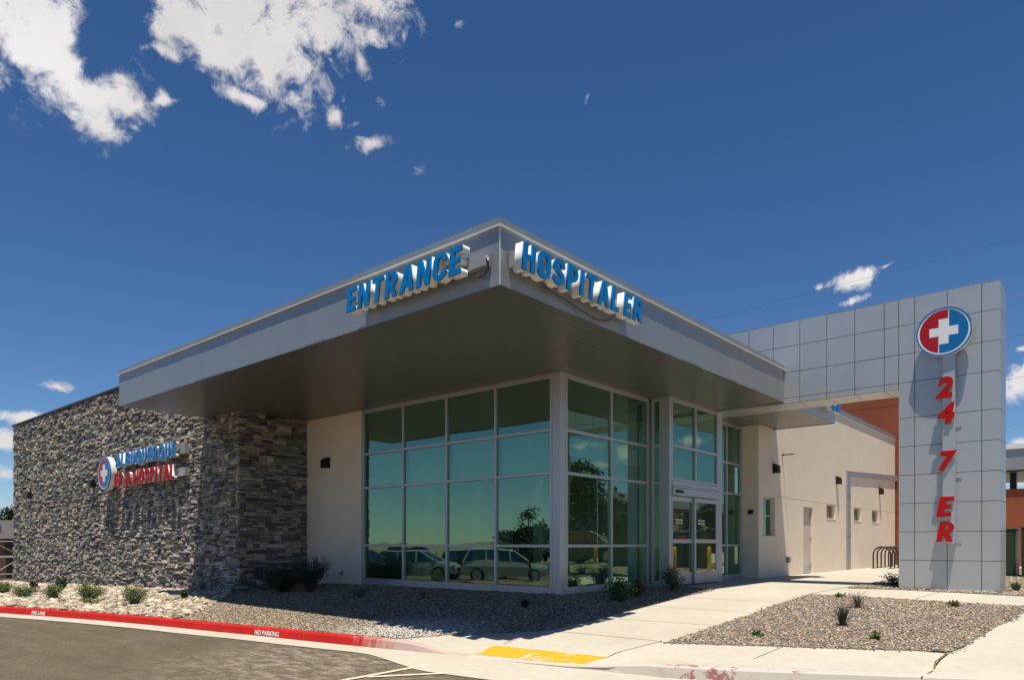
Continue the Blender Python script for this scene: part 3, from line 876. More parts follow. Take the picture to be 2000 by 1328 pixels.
# side windows and door
def window_at(x0, x1, z0, z1, bars=(), rev=.12, curtain=False):
    f = MB(); y = YW + rev; w = .05
    f.box(x0, x0 + w, y, y + .05, z0, z1); f.box(x1 - w, x1, y, y + .05, z0, z1)
    f.box(x0 + w, x1 - w, y, y + .05, z0, z0 + w); f.box(x0 + w, x1 - w, y, y + .05, z1 - w, z1)
    for b in bars: f.box(x0 + w, x1 - w, y, y + .05, b - .025, b + .025)
    fr = child(f, 'window', M['frame'], bld, bevel=.004)
    p = MB(); p.box(x0 + w - .002, x1 - w + .002, y + .025, y + .031, z0 + w - .002, z1 - w + .002)
    child(p, 'pane', M['glass'] if bars else M['door_glass'], fr)
    s_ = MB(); s_.box(x0 - .03, x1 + .03, YW - .012, YW + .13, z0 - .035, z0 - .001)
    child(s_, 'sill', M['stucco'], fr)
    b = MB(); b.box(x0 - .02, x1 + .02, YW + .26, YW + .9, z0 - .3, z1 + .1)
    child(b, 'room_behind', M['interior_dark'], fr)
    if curtain:
        c = MB()
        for k in range(6): c.box(x0 + .55 + k * .06, x0 + .58 + k * .06, YW + .20, YW + .22, z0 + .05, z1 - .05)
        child(c, 'curtain', M['interior'], fr)
window_at(*OPEN[0], bars=(1.90,))
for o in OPEN[2:]: window_at(*o, curtain=True)
d = MB(); x0, x1, z0, z1 = OPEN[1]
d.box(x0 + .04, x1 - .04, YW + .10, YW + .145, .03, z1 - .04)
sd = child(d, 'side_door', M['door_paint'], bld, bevel=.003)
d = MB(); d.box(x0, x0 + .04, YW + .06, YW + .16, .0, z1); d.box(x1 - .04, x1, YW + .06, YW + .16, .0, z1); d.box(x0 + .04, x1 - .04, YW + .06, YW + .16, z1 - .04, z1)
child(d, 'door_frame', M['door_paint'], sd)
d = MB(); d.tube([(x0 + .12, YW + .10, 1.02), (x0 + .12, YW + .04, 1.02), (x0 + .28, YW + .04, 1.02)], .012, 8); d.box(x0 + .09, x0 + .15, YW + .09, YW + .0999, .96, 1.08)
child(d, 'handle', M['steel'], sd)
for z in (.25, 1.15, 2.0):
    d = MB(); d.tube([(x1 - .05, YW + .055, z), (x1 - .05, YW + .055, z + .14)], .016, 8)
    child(d, 'hinge', M['raceway'], sd)
d = MB(); d.box(x0 + .04, x1 - .04, YW + .085, YW + .0995, .035, .30)
child(d, 'kick_plate', M['frame'], sd)

# ---- glazing
def grid_glazing(name, root, axis, c0, a_edges, z_edges, w=.062, dep=.11, glassmat='glass', skip=(), proud=.0):
    """axis 'Y': plane X=c0 running in Y; axis 'X': plane Y=c0 running in X. edges = member centre lines"""
    f = MB()
    def bx(a0, a1, d0, d1, z0, z1):
        if axis == 'Y': f.box(c0 + d0, c0 + d1, a0, a1, z0, z1)
        else: f.box(a0, a1, c0 + d0, c0 + d1, z0, z1)
    h = w / 2
    zb, zt = z_edges[0], z_edges[-1]
    for i, a in enumerate(a_edges):
        bx(a - h, a + h, -proud, dep, zb - h, zt + h)
    for i in range(len(a_edges) - 1):
        a0, a1 = a_edges[i] + h, a_edges[i + 1] - h
        for z in z_edges: bx(a0, a1, -proud + .004, dep - .004, z - h, z + h)
    fr = child(f, name, M['frame'], root, bevel=.004)
    for i in range(len(a_edges) - 1):
        for j in range(len(z_edges) - 1):
            if (i, j) in skip: continue
            p = MB(); a0, a1 = a_edges[i] + h - .008, a_edges[i + 1] - h + .008; z0, z1 = z_edges[j] + h - .008, z_edges[j + 1] - h + .008
            if axis == 'Y': p.poly([(c0 + .045, a1, z0), (c0 + .045, a0, z0), (c0 + .045, a0, z1), (c0 + .045, a1, z1)])
            else: p.poly([(a0, c0 + .045, z0), (a1, c0 + .045, z0), (a1, c0 + .045, z1), (a0, c0 + .045, z1)])
            child(p, 'glass_pane', M[glassmat], fr)
    return fr
ZE = [.115, 1.0, 2.51, 3.40, 4.50]
sf1 = grid_glazing('storefront', bld, 'Y', XS, [8.96, 10.515, 12.07, 13.625, 15.22], ZE)
sf2 = grid_glazing('storefront', bld, 'X', YS, [11.835, 13.545, 15.165], ZE)
XV, YV = 15.212, 8.186
sf3 = grid_glazing('storefront', bld, 'Y', XV, [8.43, 8.637], ZE)
sf4 = grid_glazing('storefront', bld, 'X', YV, [15.36, 16.60, 17.87], [2.60, 3.41, 4.50])
sf5 = grid_glazing('storefront', bld, 'X', YS, [18.6, 19.65, 20.66], ZE)
# base sills, head strips, posts
for bb in ((XS - .012, XS + .12, 8.93, 15.28), (11.80, XV - .002, YS - .012, YS + .12), (18.14, XB - .002, YS - .012, YS + .12), (XV - .012, XV + .12, 8.40, YS - .013)):
    b = MB(); b.box(*bb, -.12, .083); child(b, 'storefront_sill', M['frame'], bld, bevel=.003)
    b = MB(); b.box(bb[0] + (.022 if bb[1] - bb[0] < .2 else 0), bb[1], bb[2] + (.022 if bb[1] - bb[0] > .2 else 0), bb[3], 4.532, ZS - .002); child(b, 'head_trim', M['frame'], bld)
b = MB(); b.box(XS - .002, XS + .19, YS - .002, YS + .205, -.12, ZS - .003)
child(b, 'corner_post', M['frame'], bld, bevel=.006)
b = MB(); b.box(XV, XV + .115, YV, 8.392, -.1, ZS - .003)
child(b, 'corner_post', M['frame'], bld, bevel=.006)
b = MB(); b.box(17.91, 18.13, YV, YS + .1, -.02, ZS - .003)
child(b, 'corner_post', M['frame'], bld, bevel=.006)
b = MB(); b.box(XV + .12, 17.905, YV + .01, YV + .1, 4.535, ZS - .003)
child(b, 'head_trim', M['frame'], bld)
# sliding entrance door
b = MB()
b.box(15.34, 17.90, YV - .01, YV + .12, 2.455, 2.565); b.box(15.34, 17.90, YV + .005, YV + .12, 2.41, 2.45)
b.box(15.34, 17.90, YV - .045, YV + .12, 2.22, 2.40)
b.box(15.34, 15.39, YV + .0, YV + .12, .03, 2.215); b.box(17.86, 17.90, YV, YV + .12, .03, 2.215)
door = child(b, 'sliding_door', M['frame'], bld, bevel=.004)
b = MB(); b.box(15.42, 17.84, YV - .012, YV + .0045, 2.425, 2.44)
child(b, 'pale_drip_edge', M['trim'], door)
def leaf(x0, x1, y, nm='door_leaf'):
    f = MB(); w = .075
    f.box(x0, x0 + w, y, y + .045, .04, 2.20); f.box(x1 - w, x1, y, y + .045, .04, 2.20)
    f.box(x0 + w, x1 - w, y, y + .045, .04, .34); f.box(x0 + w, x1 - w, y, y + .045, 1.06, 1.16); f.box(x0 + w, x1 - w, y, y + .045, 2.09, 2.20)
    lf = child(f, nm, M['frame'], door, bevel=.004)
    for z0, z1 in ((.34, 1.06), (1.16, 2.09)):
        p = MB(); p.poly([(x0 + w - .004, y + .02, z0), (x1 - w + .004, y + .02, z0), (x1 - w + .004, y + .02, z1), (x0 + w - .004, y + .02, z1)])
        p.v = [(a, b_, c) for a, b_, c in p.v]
        lx, ly, lz = world_loc(lf)
        child(p, 'glass_pane', M['door_glass'], lf)
    return lf
lf1 = leaf(15.40, 16.60, YV + .06)
lf2 = leaf(16.53, 17.85, YV - .002)
b = MB(); b.box(15.45, 15.80, YV - .085, YV - .046, 2.27, 2.34)
child(b, 'motion_sensor', M['black'], door, bevel=.01)

# ---- canopy
can = MB()
YB = 19.5
def fascia_grid(axis, c, a0, a1, z0, z1, n):
    mb = MB(); rows = 7; ia = []
    r = np.random.default_rng(5 if axis == 'Y' else 9)
    ctrl = r.uniform(-.006, .006, 400)
    for j in range(rows):
        for i in range(n + 1):
            a = lerp(a0, a1, i / n); z = lerp(z0, z1, j / (rows - 1))
            s_ = abs(a - a0) / 1.1; k = int(s_); t = s_ - k; t = t * t * (3 - 2 * t)
            wv = lerp(ctrl[k], ctrl[k + 1], t) * math.sin(math.pi * (.15 + .7 * j / (rows - 1)))
            wv = -abs(wv) * .9 if True else wv
            mb.v.append((c - wv, a, z) if axis == 'Y' else (a, c - wv, z))
    for j in range(rows - 1):
        for i in range(n):
            q = j * (n + 1) + i
            f_ = (q, q + 1, q + n + 2, q + n + 1)
            mb.f.append(f_ if axis == 'X' else f_[::-1]); mb.m.append(0)
    return mb
canopy = MB()
# roof deck and hidden structure
canopy.box(CX0 + .05, 17.80, CY0 + .05, CY1 - .05, ZS + .03, 5.36)
canopy.box(18.74, 21.93, CY0 + .05, 8.2, ZS + .03, 5.36)
canopy.box(18.74, 20.72, 8.2001, 9.2, ZS + .03, 5.36)
canopy.box(17.8001, 18.7399, 10.01, 18, ZS + .03, 5.36)
canopy_o = child(canopy, 'canopy', M['core'], bld)
for axis, c, a0, a1, n in (('Y', CX0, CY0, CY1, 120), ('X', CY0, CX0, 17.815, 100), ('X', CY0, 18.73, 21.95, 30)):
    f = fascia_grid(axis, c, a0, a1, ZS - .0, 5.45, n)
    child(f, 'fascia', M['fascia'], canopy_o, smooth=True)
for bb in ((CX0 + .012, XW + .3, CY1 - .045, CY1), (21.90, 21.95, CY0 + .012, YW)):
    f = MB(); f.box(*bb, ZS, 5.45); child(f, 'fascia', M['fascia'], canopy_o)
# corner seams and coping band with drip edge
cb = MB()
cb.box(CX0 - .022, CX0 + .35, CY0 - .022, CY1 + .022, 5.372, 5.478)
cb.box(CX0 + .351, 17.812, CY0 - .022, CY0 + .35, 5.372, 5.478)
cb.box(CX0 + .351, XW + .3, CY1 - .3, CY1 + .022, 5.372, 5.478)
cb.box(18.73, 21.97, CY0 - .022, CY0 + .35, 5.372, 5.478); cb.box(21.6, 21.97, CY0 + .351, YW - .09, 5.372, 5.478)
child(cb, 'coping', M['fascia'], canopy_o)
tb_ = MB()
tb_.box(CX0 - .042, CX0 - .001, CY0 - .042, CY1 + .03, 5.356, 5.370)
tb_.box(CX0, 17.812, CY0 - .042, CY0 - .001, 5.356, 5.370); tb_.box(18.73, 21.99, CY0 - .042, CY0 - .001, 5.356, 5.370)
child(tb_, 'drip_edge', M['trim'], canopy_o)
sm_ = MB(); sm_.box(CX0 - .006, CX0 + .004, CY0 - .006, CY0 + .004, ZS - .003, 5.356); child(sm_, 'corner_seam', M['trim'], canopy_o)
for y in (8.6, 11.6, 14.6, 17.6): sm_ = MB(); sm_.box(CX0 - .0235, CX0 - .0215, y, y + .006, 5.374, 5.476); child(sm_, 'coping_joint', M['raceway'], canopy_o)
for x in (10.2, 13.2, 16.2): sm_ = MB(); sm_.box(x, x + .006, CY0 - .0235, CY0 - .0215, 5.374, 5.476); child(sm_, 'coping_joint', M['raceway'], canopy_o)
# soffit planks
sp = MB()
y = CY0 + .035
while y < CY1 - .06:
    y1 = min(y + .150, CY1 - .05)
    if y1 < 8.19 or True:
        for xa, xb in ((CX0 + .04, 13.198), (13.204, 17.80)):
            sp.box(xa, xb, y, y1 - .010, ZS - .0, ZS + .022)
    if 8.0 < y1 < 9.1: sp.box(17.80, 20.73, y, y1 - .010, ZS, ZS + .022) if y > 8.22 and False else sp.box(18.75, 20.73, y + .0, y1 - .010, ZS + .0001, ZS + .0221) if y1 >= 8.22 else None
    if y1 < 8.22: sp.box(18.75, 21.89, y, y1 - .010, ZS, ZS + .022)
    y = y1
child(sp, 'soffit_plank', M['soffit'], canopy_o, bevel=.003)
e = MB()
e.box(CX0 + .002, CX0 + .038, CY0 + .002, CY1 - .046, ZS - .010, ZS + .02); e.box(CX0 + .039, 17.81, CY0 + .002, CY0 + .033, ZS - .010, ZS + .02)
e.box(18.74, 21.9, CY0 + .002, CY0 + .033, ZS - .010, ZS + .02); e.box(21.891, 21.949, CY0 + .034, YW - .002, ZS - .010, ZS - .0005)
child(e, 'edge_trim', M['soffit'], canopy_o)

# roof and hidden back of the building
rf = MB()
rf.box(11.9, 37.2, 8.5, 30, 5.2, 5.3); rf.box(9.95, 11.9, 18.3, 37.8, 5.2, 5.3); rf.box(11.9, 12.2, 18.3, 37.9, -.9, 5.2)
child(rf, 'roof', M['coping'], bld)
# lobby
iw = MB()
iw.box(11.72, 20.6, 8.9, 18.1, -.02, .012)
lob = child(iw, 'lobby_floor', M['intfloor'], bld)
iw = MB()
iw.box(15.6, 15.75, 10.6, 17.8, .013, 4.55); iw.box(11.86, 15.6, 17.5, 17.8, .013, 4.5)
iw.box(15.76, 20.6, 10.45, 10.6, .013, 4.55); iw.box(20.45, 20.6, 8.9, 10.44, .013, 4.55)
iw.box(12.3, 12.5, 9.9, 17.5, 2.55, 3.32); iw.box(12.3, 12.46, 9.85, 9.99, .013, 2.549); iw.box(12.3, 12.46, 11.75, 11.89, .013, 2.549); iw.box(12.3, 12.46, 13.4, 13.54, .013, 2.549)
lw = child(iw, 'lobby_wall', M['interior'], bld)
ia = MB(); ia.box(15.56, 15.599, 14.2, 15.4, 1.35, 1.95); ia.box(15.56, 15.599, 12.5, 13.4, .02, 2.1)
child(ia, 'picture_frame', M['interior_dark'], lw)
for yy in (10.9, 12.2, 13.6):
    ia = MB(); ia.box(13.6, 14.2, yy, yy + .6, .02, .45); ia.box(14.1, 14.2, yy, yy + .6, .4501, .85); child(ia, 'lobby_seat', M['interior_dark'], lob)
ye = [8.96, 10.515, 12.07, 13.625, 15.22]
for y0, y1 in zip(ye, ye[1:]):
    ia = MB(); ia.box(XS + .16, XS + .17, y0 + .10, y1 - .06, 2.50, 3.30); sh = child(ia, 'roller_shade', M['shade'], lob)
    ia = MB(); ia.box(XS + .13, XS + .20, y0 + .09, y1 - .05, 3.301, 3.37); child(ia, 'shade_cassette', M['shade'], sh)
for x0, x1 in ((11.835, 13.545), (13.545, 15.165)):
    ia = MB(); ia.box(x0 + .1, x1 - .1, YS + .16, YS + .17, 2.9, 3.30); child(ia, 'roller_shade', M['shade'], lob)
ic = MB(); ic.box(11.72, 20.6, 8.9, 17.9, 4.53, 4.548)
child(ic, 'lobby_ceiling', M['interior'], bld)

# ------------------------------------------------------------------ pylon with bridge
PX0, PX1 = 17.819, 18.72
pyl = empty('sign_pylon', (PX0, 2.9, .03), 'tall silver panelled pylon whose beam runs over the walk to the clinic roof', 'pylon')
ZJ = [.045, .68, 1.31, 1.945, 2.58, 3.22, 3.86, 4.66, 5.295, 5.94, 6.54]
YJ = [1.951, 2.281, 2.910, 3.536, 3.859]
YJB = [3.859, 4.15, 4.78, 5.408, 6.041, 6.69, 7.324, 7.97, 8.6, 9.25, 10.0]
G_ = .006
def acm(mb, pts, r):
    """thin cassette panel, four corners outward first, each face tipped by a fraction of a degree"""
    mb.hexa(pts)
def front_panels(mb, yj, zj, r):
    for y0, y1 in zip(yj, yj[1:]):
        for z0, z1 in zip(zj, zj[1:]):
            a = [r.uniform(0, .0035) for _ in range(4)]
            x = PX0; b = PX0 + .03
            mb.hexa([(x + a[0], y1 - G_, z0 + G_), (x + a[1], y0 + G_, z0 + G_), (b, y0 + G_, z0 + G_), (b, y1 - G_, z0 + G_),
                     (x + a[2], y1 - G_, z1 - G_), (x + a[3], y0 + G_, z1 - G_), (b, y0 + G_, z1 - G_), (b, y1 - G_, z1 - G_)])
r = random.Random(11)
core = MB()
core.box(PX0 + .031, PX1 - .031, 1.951 + .031, 3.859 - .031, .05, 6.52)
core.box(PX0 + .031, PX1 - .031, 3.859 - .0309, 9.95, 4.552, 6.52)
core.box(PX0 + .06, PX1 - .06, 2.02, 3.8, -.3, .0499)
child(core, 'frame', M['core'], pyl)
col_ = MB()
front_panels(col_, YJ, ZJ, r)
XJ = [PX0, PX1]
for z0, z1 in zip(ZJ, ZJ[1:]):
    col_.hexa([(PX0 + .004, 1.951 + r.uniform(0, .003), z0 + G_), (PX1, 1.951, z0 + G_), (PX1, 1.981, z0 + G_), (PX0 + .004, 1.981, z0 + G_),
               (PX0 + .004, 1.951 + r.uniform(0, .003), z1 - G_), (PX1, 1.951, z1 - G_), (PX1, 1.981, z1 - G_), (PX0 + .004, 1.981, z1 - G_)])
    if z1 < 4.6: col_.box(PX0 + .031, PX1, 3.83, 3.859, z0 + G_, z1 - G_)
    col_.box(PX1 - .03, PX1, 1.9811, 3.8299, z0 + G_, z1 - G_)
col_.box(PX0, PX1, 1.951, 3.853, 6.5405, 6.546)
child(col_, 'column_cladding', M['panel'], pyl, bevel=.002)
bp = MB()
front_panels(bp, YJB, [4.525, 4.66, 5.295, 5.94, 6.54], r)
for y0, y1 in zip(YJB, YJB[1:]):
    bp.box(PX0 + .0305, PX1, y0 + G_, y1 - G_, 4.522, 4.55)
    for z0, z1 in zip([4.552, 5.295, 5.94], [5.295, 5.94, 6.54]): bp.box(PX1 - .03, PX1, y0 + G_, y1 - G_, z0 + G_, z1 - G_)
bp.box(PX0, PX1, 3.8535, 10.0, 6.5405, 6.546)
child(bp, 'beam_cladding', M['panel'], pyl, bevel=.002)
fb = MB(); fb.box(PX0 + .25, PX0 + .33, 2.1, 2.9, -.05, .0445) if False else fb.box(PX0 - .05, PX0 - .01, 2.05, 3.1, .02, .05)
child(fb, 'base_trim', M['trim'], pyl)

# ------------------------------------------------------------------ lettering
_lc = {}
def _arc(cx, cy, rx, ry, a0, a1, n=8):
    return [(cx + rx * math.cos(R_(lerp(a0, a1, i / n))), cy + ry * math.sin(R_(lerp(a0, a1, i / n)))) for i in range(n + 1)]
def _stroke(path, t):
    L_, R2 = [], []
    for i, p in enumerate(path):
        a = path[max(0, i - 1)]; b = path[min(len(path) - 1, i + 1)]
        dx, dy = b[0] - a[0], b[1] - a[1]; l = math.hypot(dx, dy) or 1
        L_.append((p[0] - dy / l * t / 2, p[1] + dx / l * t / 2)); R2.append((p[0] + dy / l * t / 2, p[1] - dx / l * t / 2))
    return L_ + R2[::-1]
def _rr(x0, x1, y0, y1, r):
    return _arc(x1 - r, y1 - r, r, r, 0, 90) + _arc(x0 + r, y1 - r, r, r, 90, 180) + _arc(x0 + r, y0 + r, r, r, 180, 270) + _arc(x1 - r, y0 + r, r, r, 270, 360)
def _bez(p0, p1, p2, p3, n=10):
    return [tuple((1 - t) ** 3 * a + 3 * (1 - t) ** 2 * t * b + 3 * (1 - t) * t * t * c + t ** 3 * d for a, b, c, d in zip(p0, p1, p2, p3)) for t in [i / n for i in range(n + 1)]]
def custom_glyph(ch):
    """upright condensed bold capitals, 1 high"""
    t = .185; w = .56
    if ch == 'E': w = .47; return [[(0, 0), (w, 0), (w, t), (t, t), (t, .41), (w - .05, .41), (w - .05, .59), (t, .59), (t, 1 - t), (w, 1 - t), (w, 1), (0, 1)]]
    if ch == 'L': w = .45; return [[(0, 0), (w, 0), (w, t), (t, t), (t, 1), (0, 1)]]
    if ch == 'T': w = .56; return [[(w / 2 - t / 2, 0), (w / 2 + t / 2, 0), (w / 2 + t / 2, 1 - t), (w, 1 - t), (w, 1), (0, 1), (0, 1 - t), (w / 2 - t / 2, 1 - t)]]
    if ch == 'I': return [[(0, 0), (t, 0), (t, 1), (0, 1)]]
    if ch == 'H': return [[(0, 0), (t, 0), (t, .41), (w - t, .41), (w - t, 0), (w, 0), (w, 1), (w - t, 1), (w - t, .59), (t, .59), (t, 1), (0, 1)]]
    if ch == 'N': w = .60; return [[(0, 0), (t, 0), (t, .60), (w - t, 0), (w, 0), (w, 1), (w - t, 1), (w - t, .40), (t, 1), (0, 1)]]
    if ch == 'A': w = .66; return [[(0, 0), (.19, 0), (.235, .2), (w - .235, .2), (w - .19, 0), (w, 0), (w / 2 + .115, 1), (w / 2 - .115, 1)], [(.275, .36), (w - .275, .36), (w / 2, .76)]]
    if ch == 'O': w = .60; return [_rr(0, w, 0, 1, .27), _rr(t, w - t, t, 1 - t, .11)]
    if ch == 'Q':
        w = .60; o = _arc(w - .27, .73, .27, .27, 0, 90) + _arc(.27, .73, .27, .27, 90, 180) + _arc(.27, .27, .27, .27, 180, 262) + [(.33, 0), (.44, -.16), (.64, -.10), (.55, .09)] + _arc(w - .27, .27, .27, .27, 335, 360)
        return [o, _rr(t, w - t, t, 1 - t, .11)]
    if ch == 'C':
        w = .57; q = t / 2; r = .20
        pa = [(w - q, .69), (w - q, .74)] + _arc(w - q - r, 1 - q - r + .01, r, r, 12, 90) + _arc(q + r, 1 - q - r, r, r, 90, 180) + _arc(q + r, q + r, r, r, 180, 270) + _arc(w - q - r, q + r - .01, r, r, 270, 348) + [(w - q, .26), (w - q, .31)]
        return [_stroke(pa, t)]
    if ch == 'U':
        w = .58; q = t / 2; r = .20
        return [_stroke([(q, 1), (q, .6)] + _arc(q + r, q + r, r, r, 180, 270) + _arc(w - q - r, q + r, r, r, 270, 360) + [(w - q, .6), (w - q, 1)], t)]
    if ch == 'S':
        w = .57; q = t / 2; r = .185
        pa = [(w - q, .69)] + _arc(w - q - r, 1 - q - r, r, r, 5, 90) + _arc(q + r, 1 - q - r, r, r, 90, 178) + _bez((q, .70), (q, .50), (w - q, .52), (w - q, .30), 12)[1:-1] + _arc(w - q - r, q + r, r, r, 0, -90) + _arc(q + r, q + r, r, r, 270, 175)
        return [_stroke(pa, t)]
    if ch == 'P': w = .56; return [[(0, 0), (t, 0), (t, .36)] + _arc(w - .28, .68, .28, .32, -90, 90, 12) + [(0, 1)], [(t, .53)] + _arc(w - .27, .68, .10, .15, -90, 90) + [(t, .83)]]
    if ch == 'R': w = .60; return [[(0, 0), (t, 0), (t, .37), (.24, .37), (w - .205, 0), (w, 0), (w - .19, .40)] + _arc(w - .31, .69, .28, .31, -58, 90, 12) + [(0, 1)], [(t, .54)] + _arc(w - .31, .69, .10, .14, -90, 90) + [(t, .83)]]
    if ch == 'B': w = .58; return [[(0, 0)] + _arc(w - .26, .28, .26, .28, -90, 62, 10) + _arc(w - .30, .74, .26, .26, -48, 90, 10) + [(0, 1)], [(t, .165)] + _arc(w - .28, .29, .10, .125, -90, 90) + [(t, .415)], [(t, .59)] + _arc(w - .31, .715, .095, .125, -90, 90) + [(t, .84)]]
    return None
CAPS = .73
def glyph(ch, extrude, offset, mats, name):
    loops = custom_glyph(ch)
    if loops:
        cu = bpy.data.curves.new('tmp', 'CURVE'); cu.dimensions = '2D'; cu.fill_mode = 'BOTH'; cu.extrude = extrude; cu.offset = offset
        for lp in loops:
            sp_ = cu.splines.new('POLY'); sp_.points.add(len(lp) - 1)
            for k, (x, y) in enumerate(lp): sp_.points[k].co = (x * CAPS, y * CAPS, 0, 1)
            sp_.use_cyclic_u = True
    else:
        cu = bpy.data.curves.new('tmp', 'FONT'); cu.body = ch; cu.size = 1; cu.extrude = extrude; cu.offset = offset + (.03 if ch == '&' else 0); cu.resolution_u = 5
    ob = bpy.data.objects.new('tmp', cu); COL.objects.link(ob)
    dg = bpy.context.evaluated_depsgraph_get()
    me = bpy.data.meshes.new_from_object(ob.evaluated_get(dg))
    bpy.data.objects.remove(ob, do_unlink=True); bpy.data.curves.remove(cu)
    return me
def glyph_box(ch):
    me = glyph(ch, 0, .0, None, ch); a = np.array([v.co[:] for v in me.vertices]); bpy.data.meshes.remove(me)
    return a[:, 0].min(), a[:, 0].max(), a[:, 1].min(), a[:, 1].max()
CAPH = CAPS
def place_mesh(me, fn, name, mats, parent, ploc):
    co = np.array([v.co[:] for v in me.vertices])
    for v, c in zip(me.vertices, co):
        w = fn(*c); v.co = (w[0] - ploc[0], w[1] - ploc[1], w[2] - ploc[2])
    me.materials.clear(); me.materials.append(mats); me.name = name
    bm = bmesh.new(); bm.from_mesh(me); bmesh.ops.recalc_face_normals(bm, faces=bm.faces); bm.to_mesh(me); bm.free()
    o = bpy.data.objects.new(name, me); COL.objects.link(o); o.parent = parent
    return o
def sign_word(root, word, org, right, outn, width, height, depth, shear, facem, edgem, bold=.028, gap=.09, wx=None, space=.25):
    """channel letters: white return boxes with a coloured face. org = lower left of the word on the face plane"""
    glyphs = []; tot = 0
    for ch in word:
        if ch == ' ': glyphs.append((ch, space)); tot += space; continue
        x0, x1, y0, y1 = glyph_box(ch); w = x1 - x0 + 2 * bold
        glyphs.append((ch, w, x0 - bold, y0, y1)); tot += w
    n = len(word); tot += gap * (n - 1)
    sx = width / tot; sz = height / (CAPH + 2 * bold)
    u = 0; org = Vector(org); right = Vector(right); outn = Vector(outn); up = Vector((0, 0, 1))
    ploc = Vector(world_loc(root))
    for gl in glyphs:
        if gl[0] == ' ': u += gl[1] + gap; continue
        ch, w, xl, y0, y1 = gl
        def fn(x, y, z, d0, zs, grow=1.0, u=u, xl=xl):
            X = (x - xl + u) * sx; Y = (y + bold) * sz; X += Y * shear
            return org + right * X + up * Y + outn * (d0 + z * zs)
        ret = glyph(ch, 1, bold, None, ch)
        o = place_mesh(ret, lambda x, y, z: fn(x, y, z, -depth / 2 - .0135, depth / 2 - .0135), 'letter', M['white'], root, ploc)
        fc = glyph(ch, 1, bold * 1.10, None, ch)
        lo = Vector(world_loc(o))
        place_mesh(fc, lambda x, y, z: fn(x, y, z, -.0125, .0125), 'letter_face', edgem, o, lo)
        f2 = glyph(ch, 1, bold * .45, None, ch)
        place_mesh(f2, lambda x, y, z: fn(x, y, z, .0005, .0012), 'letter_panel', facem, o, lo)
        u += w + gap
# ENTRANCE on the west fascia
OFF = .28
s1 = empty('entrance_sign', (CX0, 8.2, 4.9), 'blue ENTRANCE channel letters on the left side of the canopy', 'sign')
sign_word(s1, 'ENTRANCE', (CX0 - OFF, 9.50, 4.765), (0, -1, 0), (-1, 0, 0), 2.58, .385, .16, .12, M['blue'], M['blue_edge'], space=.3, bold=.006, gap=.10)
rw = MB(); rw.box(CX0 - OFF + .165, CX0 - .008, 6.58, 9.3, 4.84, 5.03)
child(rw, 'raceway', M['raceway'], s1, bevel=.004)
rw = MB(); rw.tube([(CX0 - .10, 6.60, 4.93), (CX0 - .10, 6.57, 4.93), (CX0 - .08, 6.56, 4.86), (CX0 - .07, 6.57, 4.80), (CX0 - .05, 6.66, 4.745), (CX0 - .03, 6.8, 4.74)], .014, 8)
child(rw, 'cable', M['conduit'], s1)
rw = MB(); rw.tube([(CX0 - .10, 6.6, 4.95), (CX0 - .10, 6.555, 4.95), (CX0 - .10, 6.55, 4.90)], .016, 8)
child(rw, 'elbow', M['white'], s1)
s2 = empty('hospital_sign', (9, CY0, 4.9), 'blue HOSPITAL ER channel letters on the right side of the canopy', 'sign')
sign_word(s2, 'HOSPITAL ER', (7.33, CY0 - OFF, 4.755), (1, 0, 0), (0, -1, 0), 3.14, .39, .16, .12, M['blue'], M['blue_edge'], space=.06, bold=.006, gap=.10)
rw = MB(); rw.box(7.36, 10.35, CY0 - OFF + .165, CY0 - .008, 4.84, 5.06)
child(rw, 'raceway', M['raceway'], s2, bevel=.004)
rw = MB(); rw.tube([(8.1, CY0 - .05, 4.76), (8.6, CY0 - .05, 4.72), (9.0, CY0 - .05, 4.66), (9.4, CY0 - .05, 4.62), (9.7, CY0 - .04, 4.66), (9.9, CY0 - .03, 4.74)], .012, 8)
child(rw, 'cable', M['conduit'], s2)
s3 = empty('rear_canopy_sign', (20.5, CY0, 5.0), 'blue channel letters on the far canopy, glimpsed under the pylon beam', 'sign')
sign_word(s3, 'CE', (20.72, CY0 - OFF, 4.77), (1, 0, 0), (0, -1, 0), .80, .42, .16, .12, M['blue'], M['blue_edge'])

